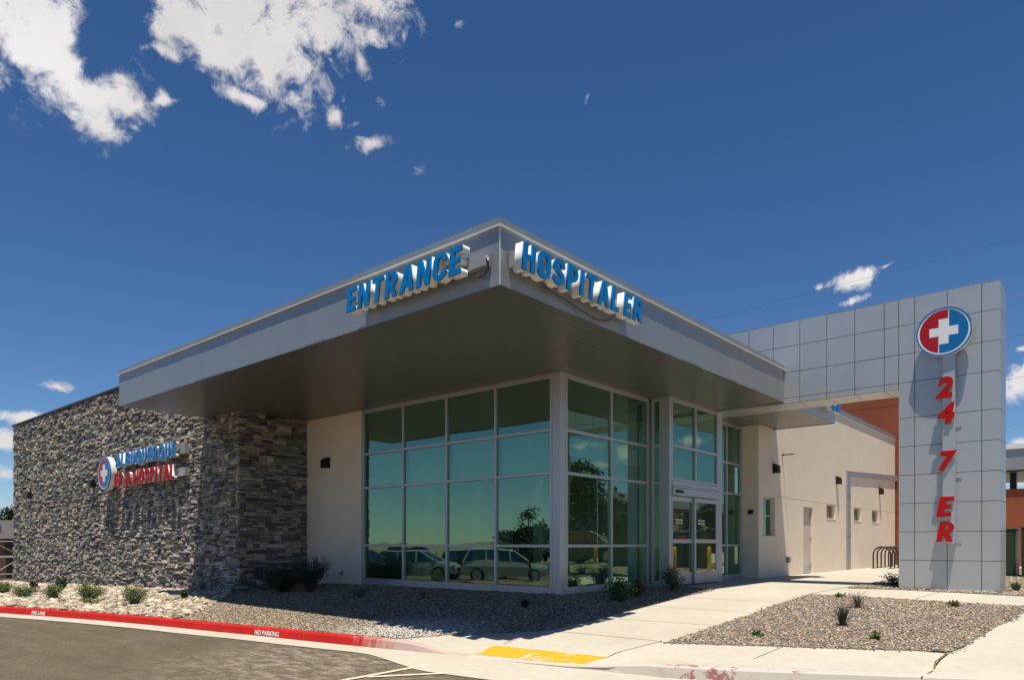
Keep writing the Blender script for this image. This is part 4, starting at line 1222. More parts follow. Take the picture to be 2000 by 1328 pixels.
def logo(root, face, right, outn, cy, cz, rr, depth, squash=1.0):
    """round sign: face centre given by face (on the outn axis)"""
    right = Vector(right); outn = Vector(outn); up = Vector((0, 0, 1)); c = Vector(face)
    pl = Vector(world_loc(root))
    def disc(r0, r1, d0, d1, name, mat, par, n=64):
        mb = MB()
        for k in range(n):
            a0, a1 = 2 * math.pi * k / n, 2 * math.pi * (k + 1) / n
            def P(r_, a, d): return c + right * (r_ * math.cos(a)) + up * (r_ * math.sin(a)) + outn * d
            mb.poly([P(r1, a0, d1), P(r1, a1, d1), P(r0, a1, d1), P(r0, a0, d1)] if r0 > 0 else [c + outn * d1, P(r1, a0, d1), P(r1, a1, d1)])
            mb.poly([P(r1, a0, d0), P(r1, a1, d0), P(r1, a1, d1), P(r1, a0, d1)])
            if r0 > 0: mb.poly([P(r0, a0, d1), P(r0, a1, d1), P(r0, a1, d0), P(r0, a0, d0)])
        return child(mb, name, mat, par, fix=True)
    body = disc(0, rr, -depth, 0, 'sign_box', M['white'], root)
    disc(rr * .955, rr * 1.008, -.02, .012, 'rim', M['blue_edge'], body)
    w = rr * .18; L = rr * .52; Rf = rr * .885; g_ = rr * .018
    def half(side, mat, nm):
        mb = MB(); pts = []
        # boundary: above the cross the split runs at +w, below it at -w
        xt, xb = w, -w
        if side < 0:   # left part
            a0 = math.acos((xt - g_) / Rf); a1 = 2 * math.pi - math.acos((xb - g_) / Rf)
            arc = [(Rf * math.cos(a), Rf * math.sin(a)) for a in np.linspace(a0, a1, 40)]
            pts = arc + [(xb - g_, -w), (-L, -w), (-L, w), (-w, w), (-w, L), (xt - g_, L)]
        else:
            a0 = math.acos((xt + g_) / Rf); a1 = -(math.pi - math.acos((-(xb + g_)) / Rf))
            arc = [(Rf * math.cos(a), Rf * math.sin(a)) for a in np.linspace(a0, a1, 40)]
            pts = arc + [(xb + g_, -L), (w, -L), (w, -w), (L, -w), (L, w), (xt + g_, w)]
        lo = [c + right * p[0] + up * p[1] + outn * .001 for p in pts]; hi = [c + right * p[0] + up * p[1] + outn * .006 for p in pts]
        from mathutils.geometry import tessellate_polygon
        for tri in tessellate_polygon([[Vector((p[0], p[1], 0)) for p in pts]]):
            q = [hi[i] for i in tri]
            if (q[1] - q[0]).cross(q[2] - q[0]).dot(outn) < 0: q = q[::-1]
            mb.poly(q)
        return child(mb, nm, mat, body)
    half(-1, M['logo_red'], 'red_half'); half(1, M['logo_blue'], 'blue_half')
    disc(rr * .885, rr * .955, -.01, .004, 'white_ring', M['logo_white'], body)
    cm = MB()
    def rect(x0, x1, z0, z1, d):
        P = lambda x, z, dd: c + right * x + up * z + outn * dd
        cm.hexa([P(x0, z0, 0), P(x1, z0, 0), P(x1, z0, d), P(x0, z0, d), P(x0, z1, 0), P(x1, z1, 0), P(x1, z1, d), P(x0, z1, d)])
    rect(-w, w, -L, L, .0075); rect(-L, -w - .0002, -w, w, .0074); rect(w + .0002, L, -w, w, .0074)
    child(cm, 'cross', M['logo_white'], body, fix=True)
ps = empty('pylon_sign', (PX0, 2.93, 3.5), 'round red and blue cross logo above red vertical 24 7 ER letters on the pylon', 'sign')
logo(ps, (PX0 - .27, 2.93, 5.59), (0, -1, 0), (-1, 0, 0), 0, 0, .515, .13)
sb = MB(); sb.box(PX0 - .20, PX0 - .012, 2.735, 2.965, 1.05, 5.2)
strip_o = child(sb, 'mounting_strip', M['panel'], ps, bevel=.004)
sb = MB()
for z in (3.55, 2.46, 1.07, 6.10): sb.box(PX0 - .016, PX0 - .0045, 2.64 if z < 6 else 2.80, 2.735 if z < 6 else 2.9, z, z + .05)
sb.box(PX0 - .24, PX0 - .012, 2.84, 2.99, 6.02, 6.13)
child(sb, 'bracket', M['frame'], ps)
for ch, y0, z0, w, h in (('2', 3.085, 4.17, .345, .475), ('4', 3.07, 3.61, .35, .475), ('7', 3.055, 2.61, .33, .45), ('E', 3.075, 1.625, .32, .43), ('R', 3.075, 1.09, .345, .43)):
    sign_word(ps, ch, (PX0 - .255, y0, z0), (0, -1, 0), (-1, 0, 0), w - .05, h, .05, .17, M['red'], M['red_edge'], bold=.05 if ch.isdigit() else .018)
als = empty('wall_sign', (XW, 23.5, 3.4), 'round cross logo beside blue ALBUQUERQUE and red ER & HOSPITAL letters on the stone wall', 'sign')
AO = .32
sign_word(als, 'ALBUQUERQUE', (XW - AO, 25.26, 3.57), (0, -1, 0), (-1, 0, 0), 4.42, .435, .11, .10, M['blue'], M['blue_edge'], bold=.004, gap=.12)
sign_word(als, 'ER & HOSPITAL', (XW - AO, 25.36, 2.935), (0, -1, 0), (-1, 0, 0), 4.42, .44, .11, .10, M['red'], M['red_edge'], bold=.004, space=.06, gap=.12)
logo(als, (XW - AO - .02, 26.16, 3.43), (0, -1, 0), (-1, 0, 0), 0, 0, .56, .2)
rw = MB(); rw.box(XW - AO + .155, XW - .02, 20.55, 25.2, 3.66, 3.90); rw.box(XW - AO + .155, XW - .02, 20.55, 25.2, 3.02, 3.26)
child(rw, 'raceway', M['raceway'], als, bevel=.004)
# small decals on the door glass
def flat_text(word, org, right, up, h, w, mat, name, parent, outn, kind=None, label=None, cat=None, squeeze=True):
    cu = bpy.data.curves.new('tmp', 'FONT'); cu.body = word; cu.size = 1; cu.extrude = .004; cu.offset = .02
    ob = bpy.data.objects.new('tmp', cu); COL.objects.link(ob); dg = bpy.context.evaluated_depsgraph_get()
    me = bpy.data.meshes.new_from_object(ob.evaluated_get(dg)); bpy.data.objects.remove(ob, do_unlink=True)
    co = np.array([v.co[:] for v in me.vertices]); x0, x1 = co[:, 0].min(), co[:, 0].max(); y0, y1 = co[:, 1].min(), co[:, 1].max()
    org = Vector(org); right = Vector(right); up = Vector(up); outn = Vector(outn)
    pl = Vector(world_loc(parent)) if parent is not None else Vector((0, 0, 0))
    for v, c in zip(me.vertices, co):
        v.co = org + right * ((c[0] - x0) / (x1 - x0) * w) + up * ((c[1] - y0) / (y1 - y0) * h) + outn * (c[2] * .2) - pl
    me.materials.clear(); me.materials.append(mat)
    o = bpy.data.objects.new(name, me); COL.objects.link(o); o.parent = parent
    return tag(o, label=label, cat=cat, kind=kind)
for xx, lf, yy in ((15.72, lf1, YV + .078), (16.80, lf2, YV + .016)):
    flat_text('ALBUQUERQUE', (xx + .08, yy, 1.60), (1, 0, 0), (0, 0, 1), .05, .24, M['white'], 'decal_text', lf, (0, -1, 0))
    flat_text('ER & HOSPITAL', (xx + .08, yy, 1.53), (1, 0, 0), (0, 0, 1), .05, .24, M['white'], 'decal_text', lf, (0, -1, 0))
    dm_ = MB()
    for k in range(20):
        a0, a1 = 2 * math.pi * k / 20, 2 * math.pi * (k + 1) / 20
        P = lambda r_, a: (xx + r_ * math.cos(a), yy - .001, 1.59 + r_ * math.sin(a) * 1.2)
        dm_.poly([P(.055, a0), P(.055, a1), P(.032, a1), P(.032, a0)])
    child(dm_, 'decal_ring', M['white'], lf)
dm_ = MB(); dm_.box(15.75, 16.15, YV + .074, YV + .078, 1.19, 1.24)
child(dm_, 'red_notice', M['red'], lf1)
# stencilled words on the kerb
def kerb_text(word, pxc, w, h, y_mid=None):
    y0 = pxc; x0 = kerb_x(y0); dxdy = (kerb_x(y0 + .5) - kerb_x(y0 - .5))
    rgt = Vector((-dxdy, -1, 0)).normalized()
    nrm = Vector((-1, -dxdy, 0)).normalized() if True else None
    n_ = Vector((-1, dxdy, 0)).normalized()
    b = road_z(x0, y0)
    up = Vector((.022 / .115, 0, 1)).normalized()
    org = Vector((x0, y0, b + .028)) - rgt * (w / 2) + n_ * .006
    return flat_text(word, org, rgt, up, h, w, M['white_paint'], 'kerb_stencil', None, n_, kind='structure')
kerb_text('NO PARKING', rpt(535, 1242)[1], .64, .085)
kerb_text('FIRE LANE', rpt(100, 1201)[1], .50, .085)

# ------------------------------------------------------------------ fittings on the walls
def wall_lamp(loc, facing, label):
    """facing 'Y' = on a wall whose outside is -Y, 'X' = outside is -X"""
    root = empty('wall_lamp', loc, label, 'wall lamp', 'dark wall lamps on the clinic', rz=0 if facing == 'Y' else R_(-90))
    h = MB(); n = 7; w, H, D = .105, .30, .17
    prof = [(0, 0), (0, H)] + [(-D * math.sin(a), H - .12 + .12 * math.cos(a)) for a in np.linspace(.1, math.pi / 2, n)] + [(-D, .02), (-D, 0)]
    L_ = [(-w, y, z) for y, z in prof]; Rr = [(w, y, z) for y, z in prof]
    h.poly(L_); h.poly(Rr[::-1])
    k = len(prof)
    for i in range(k): h.poly([L_[i], L_[(i + 1) % k], Rr[(i + 1) % k], Rr[i]])
    h.build('housing', M['bronze'], root, fix=True, bevel=.006)
    l = MB(); l.box(-.08, .08, -.14, -.03, -.008, -.0005); l.build('lens', M['white'], root)
    return root
wall_lamp((21.96, YW, 3.22), 'Y', 'dark wall lamp nearest the entrance above the tall side window')
wall_lamp((28.28, YW, 3.28), 'Y', 'dark wall lamp left of the grey downspout on the sunlit wall')
wall_lamp((34.46, YW, 3.22), 'Y', 'dark wall lamp under the grey gutter beam at the far end')
wall_lamp((XS, 16.80, 3.14), 'X', 'dark wall lamp on the shaded stucco between stone and glass')
wall_lamp((XW + .0, 28.05, 3.05), 'X', 'dark wall lamp on the stone just left of the round logo')
wall_lamp((XW + .0, 35.3, 2.95), 'X', 'dark wall lamp near the far left end of the stone wall')
hb = MB(); hb.tube([(XS, 16.14, .27), (XS - .08, 16.14, .27), (XS - .12, 16.14, .22)], .02, 8); hb.box(XS - .03, XS - .0005, 16.09, 16.19, .22, .32); hb.tube([(XS - .07, 16.14, .29), (XS - .07, 16.14, .33)], .03, 8)
hb.build('hose_tap', M['steel'], fix=True, label='steel hose tap low on the shaded stucco wall', cat='tap')
rd = empty('card_reader', (XB, 8.46, 2.0), 'small black card reader on the stucco beside the entrance', 'card reader')
b = MB(); b.box(XB - .05, XB - .001, 8.38, 8.54, 1.93, 2.06); child(b, 'reader_case', M['black'], rd, bevel=.008)
b = MB(); b.box(XB - .053, XB - .0505, 8.50, 8.52, 1.97, 2.0); child(b, 'indicator', M['green'], rd)
ob_ = MB(); ob_.box(23.0, 23.16, YW - .05, YW - .001, .42, .62); ob_.box(22.99, 23.17, YW - .10, YW - .0505, .44, .63)
ob_.build('outlet_box', M['raceway'], bevel=.01, label='grey outdoor outlet box low on the stucco wall', cat='outlet')
rod = MB(); rod.tube([(22.66, YW, 3.86), (22.66, YW - .38, 3.86)], .018, 8); rod.lathe([(.045, 3.835), (.045, 3.885)], 22.66, YW - .03, 10)
rod.build('wall_rod', M['bronze'], fix=True, label='short dark rod sticking out of the wall beside the canopy shadow', cat='rod')

# bike rack
bk = empty('bike_rack', (31.6, 7.3, .05), 'dark wave of steel hoops for bicycles by the far wall', 'bike rack')
for k in range(6):
    x = 31.4 + k * .62; h = MB(); yl, yr = 7.72, 7.08; rr = (yl - yr) / 2
    path = [(x, yl, .03), (x, yl, .60)] + [(x, (yl + yr) / 2 + rr * math.cos(a), .60 + rr * math.sin(a)) for a in np.linspace(.3, math.pi - .3, 9)] + [(x, yr, .60), (x, yr, .03)]
    h.tube(path, .03, 10); child(h, 'hoop', M['bronze'], bk, smooth=True)
for y in (7.72, 7.08):
    h = MB(); h.box(31.2, 34.7, y - .03, y + .03, .052, .075); child(h, 'base_rail', M['bronze'], bk)

# transformer cabinets
def cabinet(x0, x1, y0, y1, h, label):
    root = empty('transformer_cabinet', ((x0 + x1) / 2, (y0 + y1) / 2, .05), label, 'utility cabinet')
    b = MB(); b.box(x0, x1, y0, y1, .05, h); child(b, 'body', M['green'], root, bevel=.015)
    b = MB(); b.box(x0 - .03, x1 + .03, y0 - .03, y1 + .03, h + .001, h + .05); child(b, 'lid', M['green'], root, bevel=.01)
    b = MB(); b.box(x0 - .02, x0 - .001, y0 + .04, y1 - .04, .15, h - .08); d = child(b, 'door', M['green'], root, bevel=.006)
    for z in (.35, .75, 1.15):
        b = MB(); b.box(x0 - .04, x0 - .021, y1 - .16, y1 - .08, z, z + .1); child(b, 'hinge', M['green'], d)
    b = MB(); b.box(x0 - .05, x1 + .05, y0 - .05, y1 + .05, -.1, .0495); child(b, 'plinth', M['joint'], root)
cabinet(26.2, 27.4, 2.5, 3.6, 1.46, 'dark green transformer cabinet standing next to the pylon')
cabinet(25.9, 27.1, .7, 2.32, 1.50, 'dark green transformer cabinet at the right edge of the view')
for i, (x, y, lb) in enumerate([(28.4, -1.7, 'yellow bollard mirrored in the corner glass'), (23.7, 4.0, 'yellow bollard mirrored in the left door leaf'), (24.4, 4.9, 'yellow bollard mirrored in the right door leaf')]):
    b = MB(); z = zfield(x, y) - .05
    b.lathe([(.08, z), (.08, z + .85), (.07, z + .90), (.045, z + .935), (.015, z + .95)], x, y, 16)
    b.build('bollard', M['yellow'], smooth=True, label=lb, cat='bollard', group='yellow bollards beside the cabinets')

# ------------------------------------------------------------------ plants
def shrub(name, px, py, w, h, label, cat='shrub', n=900, leaf=.035, cols=((.05, .075, .02), (.08, .11, .035), (.11, .13, .05)), spiky=0, stems=14, at=None, seed=0, flowers=0, blade=False, fcol=(.8, .62, .02), group=None):
    x, y = at if at else gpt(px, py)
    z = zfield(x, y)
    r = np.random.default_rng(seed + int(px * 7 + py))
    root = empty(name, (x, y, z), label, cat, group)
    sm = MB()
    tips = []
    for k in range(stems):
        a = r.uniform(0, 6.283); s_ = math.sqrt(r.uniform(0, 1)) * w / 2; hh = h * r.uniform(.6, 1.0) * (1 - .25 * (2 * s_ / w) ** 2)
        p = [(0, 0, -.02), (math.cos(a) * s_ * .35, math.sin(a) * s_ * .35, hh * .5), (math.cos(a) * s_, math.sin(a) * s_, hh)]
        tips.append(p)
        if not blade: sm.tube(p, [.007, .005, .002], 4)
    if not blade: sm.build('stems', M['stem'], root)
    mb = MB(); cc = []
    cols = np.array(cols)
    for k in range(n):
        if blade:
            a = r.uniform(0, 6.283); L = h * r.uniform(.6, 1.15); s_ = r.uniform(.1, 1) * w / 2; b0 = r.uniform(0, .04)
            da = np.array([math.cos(a), math.sin(a), 0]); pa = np.array([-da[1], da[0], 0]) * leaf / 2
            p0 = da * b0; p1 = da * s_ * .45 + np.array([0, 0, L * .62]); p2 = da * s_ + np.array([0, 0, L * r.uniform(.75, 1.0)])
            mb.poly([p0 - pa, p0 + pa, p1 + pa * .8, p1 - pa * .8]); mb.poly([p1 - pa * .8, p1 + pa * .8, p2])
            c = cols[r.integers(len(cols))] * r.uniform(.8, 1.25); cc += [tuple(c) + (1,)] * 7
            continue
        t = tips[r.integers(len(tips))]; u = r.uniform(.18, 1.0) ** (.8)
        q = np.array(t[1]) * (1 - u) + np.array(t[2]) * u if u > .5 else np.array(t[0]) * (1 - 2 * u) + np.array(t[1]) * 2 * u
        if u > .5: q = np.array(t[1]) * (2 - 2 * u) + np.array(t[2]) * (2 * u - 1)
        sp_ = w * .10 * (.5 if spiky else 1)
        q = q + r.normal(0, 1, 3) * sp_ * np.array([1, 1, .8]); q[2] = max(q[2], .01)
        d = r.normal(0, 1, 3); d[2] = abs(d[2]) + (1.6 if spiky else .3); d /= np.linalg.norm(d)
        e = np.cross(d, r.normal(0, 1, 3)); e /= np.linalg.norm(e)
        L = leaf * r.uniform(.7, 1.4) * (2.2 if spiky else 1); Wd = leaf * .42 * (.35 if spiky else 1)
        mb.poly([q, q + d * L * .5 + e * Wd, q + d * L, q + d * L * .5 - e * Wd])
        c = cols[r.integers(len(cols))] * r.uniform(.7, 1.3); cc += [tuple(c) + (1,)] * 4
    mb.c = cc
    mb.build('foliage', M['leaf'], root)
    if flowers:
        fb = MB()
        for k in range(flowers):
            a = r.uniform(0, 6.283); s_ = r.uniform(.2, 1) * w / 2; q = (math.cos(a) * s_, math.sin(a) * s_, h * r.uniform(.85, 1.15))
            fb.tube([(q[0] * .6, q[1] * .6, h * .4), q], .003, 4, 0)
            n6 = 7
            fb.poly([(q[0] + .024 * math.cos(t), q[1] + .024 * math.sin(t), q[2] + .004 * (j % 2)) for j, t in enumerate(np.arange(n6) * 2 * math.pi / n6)], 1)
        fb.build('flower_heads', [M['stem'], M['flower']], root)
    return root
M['stem'] = simple('stem_bark', (.07, .065, .035), .8)
M['flower'] = simple('yellow_petals', (.75, .52, .02), .7)
GR = ((.12, .16, .055), (.17, .21, .08), (.08, .115, .035), (.21, .24, .12))
DK = ((.028, .04, .018), (.045, .06, .025), (.02, .03, .014))
shrub('shrub', 8, 1162, 0.56, .42, 'green shrub among pale rocks at the left edge of the photo', n=2200, cols=GR, leaf=.030)
shrub('shrub', 47, 1170, 0.59, .42, 'round light green shrub second from the left among the rocks', n=2400, cols=GR, leaf=.030)
shrub('shrub', 66, 1150, 0.31, .3, 'small dark shrub close to the wall behind the second shrub', n=400, cols=DK, leaf=.05)
shrub('shrub', 103, 1173, 0.53, .48, 'green shrub third from the left in front of a dark leafy one', n=2400, cols=GR, leaf=.030)
shrub('shrub', 120, 1153, 0.37, .48, 'dark leafy shrub against the stone wall behind the third shrub', n=500, cols=DK, leaf=.06)
shrub('shrub', 176, 1174, 0.59, .52, 'tallest green shrub in the rock bed with upright darker shoots', n=2400, cols=GR, leaf=.034)
shrub('shrub', 175, 1181, .5, .16, 'low flat green shrub at the foot of the tallest rock bed shrub', n=300, cols=GR, leaf=.05)
shrub('shrub', 263, 1183, 0.59, .52, 'green shrub in the rocks nearest the canopy shadow', n=2600, cols=GR, leaf=.030)
shrub('grass_tuft', 360, 1172, .5, .25, 'dark green grass tuft in the shadow beside the stone corner', 'grass', n=260, blade=True, cols=DK, leaf=.012)
shrub('shrub', 550, 1158, 1.6, .80, 'dense dark broom shrub against the shaded stone pier', n=6500, cols=DK, leaf=.035, spiky=1, stems=40)
shrub('shrub', 606, 1158, 1.2, 1.0, 'tall spiky dark broom shrub in front of the stucco wall', n=3200, cols=DK, leaf=.04, spiky=1, stems=42)
shrub('flowering_plant', 703, 1166, .55, .22, 'small plant with yellow flowers beside the storefront', 'plant', n=160, cols=DK, leaf=.03, flowers=9)
shrub('sapling_plant', 827, 1171, .16, .22, 'tiny upright green sprig in the gravel below the glass', 'plant', n=90, cols=GR, leaf=.035, stems=4)
shrub('grass_tuft', 1025, 1187, .42, .2, 'low dark grass tuft in front of the corner post', 'grass', n=240, blade=True, cols=DK, leaf=.010)
shrub('shrub', 1213, 1176, .60, .50, 'open green shrub in the gravel right of the corner post', n=1000, cols=((.06, .085, .03), (.09, .12, .045), (.04, .06, .02)), leaf=.045)
shrub('shrub', 1245, 1165, .50, .40, 'reddish brown shrub behind the open green one', n=900, cols=((.10, .035, .02), (.06, .06, .025), (.13, .06, .03), (.05, .05, .02)), leaf=.035)
shrub('shrub', 1314, 1154, .62, .58, 'fine leaved green shrub in front of the sliding door', n=1400, cols=((.07, .09, .035), (.10, .125, .055), (.045, .06, .025)), leaf=.035)
shrub('grass_tuft', 1646, 1223, .75, .42, 'larger clump of dark blades in the gravel island', 'grass', n=130, blade=True, cols=((.05, .05, .03), (.07, .07, .045), (.03, .035, .02)), leaf=.008)
shrub('grass_tuft', 1675, 1188, .75, .36, 'smaller clump of thin blades behind the larger one', 'grass', n=100, blade=True, cols=((.09, .08, .05), (.06, .055, .03)), leaf=.006)
YG = ((.10, .17, .025), (.13, .20, .035), (.06, .11, .015))
shrub('seedling', 1480, 1243, .20, .06, 'flat bright green seedling near the left of the island', 'plant', n=70, cols=YG, leaf=.05, stems=5)
shrub('seedling', 1713, 1250, .16, .09, 'bright green seedling with a curved dripper at the front', 'plant', n=60, cols=YG, leaf=.05, stems=5)
shrub('seedling', 1640, 1167, .22, .07, 'bright green seedling at the back edge of the island', 'plant', n=60, cols=YG, leaf=.05, stems=5)
shrub('seedling', 1862, 1186, .22, .10, 'green seedling with a grey stalk at the back right', 'plant', n=60, cols=YG, leaf=.05, stems=5)
shrub('flowering_plant', 1746, 1144, .55, .30, 'plant with yellow flowers in the pylon shadow', 'plant', n=300, cols=DK, leaf=.04, flowers=7)
shrub('grass_tuft', 1984, 1155, .48, .24, 'green grass tuft right of the pylon', 'grass', n=260, blade=True, cols=GR, leaf=.012)

# ------------------------------------------------------------------ trees
M['bark'] = simple('bark', (.12, .09, .065), .9, bmp=.5, bscale=20)
def tree_mesh(seed, H, W, n=5200, leaf=.30, trunk_h=.28, cols=((.035, .055, .018), (.05, .075, .025), (.075, .10, .035), (.025, .04, .014))):
    r = np.random.default_rng(seed)
    t = MB(); t.tube([(0, 0, -.2), (.05, 0, H * trunk_h), (.1, .05, H * .6)], [W * .035, W * .028, W * .012], 8)
    cl = []
    for k in range(16):
        a = r.uniform(0, 6.283); u = r.uniform(0, 1); z = H * lerp(trunk_h, .92, u); rad = W / 2 * math.sqrt(max(.05, 1 - (2 * u - .85) ** 2)) * r.uniform(.45, 1)
        c = (math.cos(a) * rad, math.sin(a) * rad, z); cl.append((np.array(c), W * r.uniform(.12, .21)))
        t.tube([(.04, 0, H * trunk_h * r.uniform(.7, 1.1)), (c[0] * .5, c[1] * .5, lerp(H * trunk_h, z, .6)), c], [W * .014, W * .009, W * .003], 5)
    mb = MB(); cc = []; cols = np.array(cols)
    for k in range(n):
        c, s_ = cl[r.integers(len(cl))]; d = r.normal(0, 1, 3); d /= np.linalg.norm(d)
        q = c + d * s_ * r.uniform(.3, 1) ** .6 * np.array([1.1, 1.1, .8])
        e1 = r.normal(0, 1, 3); e1 /= np.linalg.norm(e1); e2 = np.cross(e1, r.normal(0, 1, 3)); e2 /= np.linalg.norm(e2); L = leaf * r.uniform(.6, 1.3)
        mb.poly([q, q + e1 * L * .5 + e2 * L * .3, q + e1 * L, q + e1 * L * .5 - e2 * L * .3])
        cc += [tuple(cols[r.integers(len(cols))] * r.uniform(.7, 1.3)) + (1,)] * 4
    mb.c = cc
    return t, mb
def make_tree(seed, H, W, loc, label, group=None, **kw):
    t, c = tree_mesh(seed, H, W, **kw)
    root = empty('tree', loc, label, 'tree', group)
    t.build('trunk', M['bark'], root); c.build('crown', M['leaf'], root)
    return root
make_tree(1, 6.8, 7.5, (25.6, 98.0, -1.6), 'green tree beyond the left end of the stone wall', leaf=.45)
make_tree(2, 6.6, 8.0, (19.0, 94.0, -1.6), 'darker tree rising over the roof of the building under construction', leaf=.45)
tA = make_tree(3, 4.2, 7, (-40, 52, -1.6), 'leafy tree mirrored low in the storefront glass', 'trees across the parking lot', leaf=.5)
spots = [(-30, 60), (-22, 66), (-50, 44), (-12, 74), (-60, 60), (-36, 70), (-4, 78), (-44, 36)]
for i, (x, y) in enumerate(spots):
    o = copy_tree(tA); o.location = (x, y, -1.6); o.rotation_euler.z = i * 1.3; s_ = .50 + .07 * (i % 4); o.scale = (s_, s_, s_)
tB = make_tree(4, 6.6, 8, (42.5, -12.5, 0), 'large dark tree mirrored in the corner glass', 'trees across the street', leaf=.45)
for i, (x, y, s_) in enumerate([(47, -20, .9), (37, -18, .75), (60, -26, 1), (30, -30, .8), (70, -16, .8)]):
    o = copy_tree(tB); o.location = (x, y, -.2); o.rotation_euler.z = i * 1.7; o.scale = (s_, s_, s_)
make_tree(6, 3.6, 1.5, (-.6, 19.6, -.75), 'slender young tree mirrored between the mullions', n=800, leaf=.11, trunk_h=.35)

# ------------------------------------------------------------------ cars (the lot, mirrored in the glass)
M['tyre'] = simple('tyre_rubber', (.02, .02, .02), .85); M['rim'] = simple('alloy_rim', (.5, .5, .52), .3, .9)
def paint(n, c): 
    m = simple(n, c, .28, .08, var=.02); m.node_tree.nodes['Principled BSDF'].inputs['Coat Weight'].default_value = .8; return m
M['p_silver'] = paint('silver_car_paint', (.60, .59, .55)); M['p_blue'] = paint('dark_blue_car_paint', (.02, .035, .09)); M['p_grey'] = paint('pale_blue_grey_car_paint', (.42, .50, .52)); M['p_dark'] = paint('dark_car_paint', (.025, .03, .03)); M['p_white'] = paint('white_car_paint', (.7, .7, .7))
M['lamp_glass'] = simple('headlamp_lens', (.7, .7, .7), .15, .2); M['tail'] = simple('tail_lamp_lens', (.4, .01, .01), .25)
def make_car(loc, rz, mat, label, name='parked_car'):
    root = empty(name, loc, label, 'car', 'cars parked across the lot', rz=rz)
    L, W2 = 4.7, .92
    sec = [(-2.35, .45, .75, .80), (-2.28, .36, 1.02, .88), (-1.5, .30, 1.08, .92), (-.8, .28, 1.10, .92), (.4, .28, 1.08, .92), (1.2, .30, 1.02, .92), (2.0, .34, .90, .86), (2.33, .42, .70, .74)]
    b = MB(); rings = []
    for (x, z0, z1, w) in sec:
        ring = [(x, -w * .94, z0), (x, -w, z0 + .15), (x, -w, (z0 + z1) / 2 + .1), (x, -w * .93, z1), (x, w * .93, z1), (x, w, (z0 + z1) / 2 + .1), (x, w, z0 + .15), (x, w * .94, z0)]
        i = len(b.v); b.v += ring; rings.append(i)
    for a, c in zip(rings, rings[1:]):
        for k in range(8): b.f.append((a + k, a + (k + 1) % 8, c + (k + 1) % 8, c + k)); b.m.append(0)
    b.f.append(tuple(rings[0] + k for k in range(8))[::-1]); b.m.append(0); b.f.append(tuple(rings[-1] + k for k in range(8))); b.m.append(0)
    # roof
    def slab(xa, xb, z, w, t): b.box(xa, xb, -w, w, z, z + t)
    b.hexa([(-1.95, -.70, 1.60), (.35, -.70, 1.63), (.35, .70, 1.63), (-1.95, .70, 1.60), (-1.85, -.66, 1.68), (.2, -.66, 1.70), (.2, .66, 1.70), (-1.85, .66, 1.68)])
    for s_ in (-1, 1):
        for (xa, xb) in (((-2.2, -1.93)), ((-.95, -.93)), ((.15, .13)), ((1.25, .35))):
            b.tube([(xa, s_ * .86, 1.04), (xb, s_ * .70, 1.62)], .045, 6)
    b.build('body', mat, root, smooth=False, fix=True, bevel=.03)
    w = MB()
    for s_ in (-1, 1): w.poly([(-2.15, s_ * .865, 1.06), (1.22, s_ * .865, 1.04), (.35, s_ * .705, 1.61), (-1.92, s_ * .705, 1.60)])
    w.poly([(1.25, -.84, 1.04), (1.25, .84, 1.04), (.36, .69, 1.61), (.36, -.69, 1.61)]); w.poly([(-2.2, -.82, 1.05), (-2.2, .82, 1.05), (-1.95, .68, 1.60), (-1.95, -.68, 1.60)])
    w.build('window', M['car_glass'], root)
    for x in (-1.45, 1.42):
        for s_ in (-1, 1):
            t = MB(); t.tube([(x, s_ * .74, .36), (x, s_ * .95, .36)], .36, 24); wh = t.build('wheel', M['tyre'], root, bevel=.03)
            t = MB(); t.tube([(x, s_ * .90, .36), (x, s_ * .965, .36)], .23, 16); t.build('rim', M['rim'], wh)
    for s_ in (-1, 1):
        t = MB(); t.box(2.12, 2.30, s_ * .52, s_ * .80, .68, .82); t.build('headlight', M['lamp_glass'], root)
        t = MB(); t.box(-2.37, -2.25, s_ * .62, s_ * .84, .78, 1.0); t.build('tail_light', M['tail'], root)
    t = MB(); t.box(2.25, 2.37, -.42, .42, .50, .70); t.build('grille', M['black'], root)
    return root
make_car((-5.2, 25.0, -.95), R_(229), M['p_silver'], 'silver sport utility car mirrored left of the corner post')
make_car((-3.4, 30.0, -1.0), R_(240), M['p_grey'], 'pale blue grey wagon mirrored in the second bay')
make_car((-.6, 31.5, -.95), R_(250), M['p_blue'], 'dark blue car mirrored in the first bay')
make_car((-7.2, 29.0, -1.05), R_(229), M['p_dark'], 'dark car mirrored behind the silver one')
make_car((29, -3.5, .0), R_(10), M['p_dark'], 'dark car with red tail lamps mirrored in the corner glass')
make_car((34, -6.5, .0), R_(10), M['p_white'], 'white car mirrored beyond the yellow bollards')
# planted island of the lot with a red kerb, mirrored at the foot of the glass
isl = MB(); cxi, cyi = .2, 18.2
ring = [(cxi + 2.3 * math.cos(a) * .8, cyi + 4.2 * math.sin(a)) for a in np.linspace(0, 2 * math.pi, 40, endpoint=False)]
zi = -.72
for k in range(40):
    (xa, ya), (xb, yb) = ring[k], ring[(k + 1) % 40]
    f_ = .9
    ia_, ib_ = (cxi + (xa - cxi) * .93, cyi + (ya - cyi) * .96), (cxi + (xb - cxi) * .93, cyi + (yb - cyi) * .96)
    isl.poly([(xa, ya, zi - .2), (xb, yb, zi - .2), (xb, yb, zi + .15), (xa, ya, zi + .15)], 0)
    isl.poly([(xa, ya, zi + .15), (xb, yb, zi + .15), (ib_[0], ib_[1], zi + .15), (ia_[0], ia_[1], zi + .15)], 0)
    isl.poly([(ia_[0], ia_[1], zi + .13), (ib_[0], ib_[1], zi + .13), (cxi, cyi, zi + .16)], 1)
isl.build('lot_island', [M['kerb_red'], M['gravel']], kind='structure', fix=True)

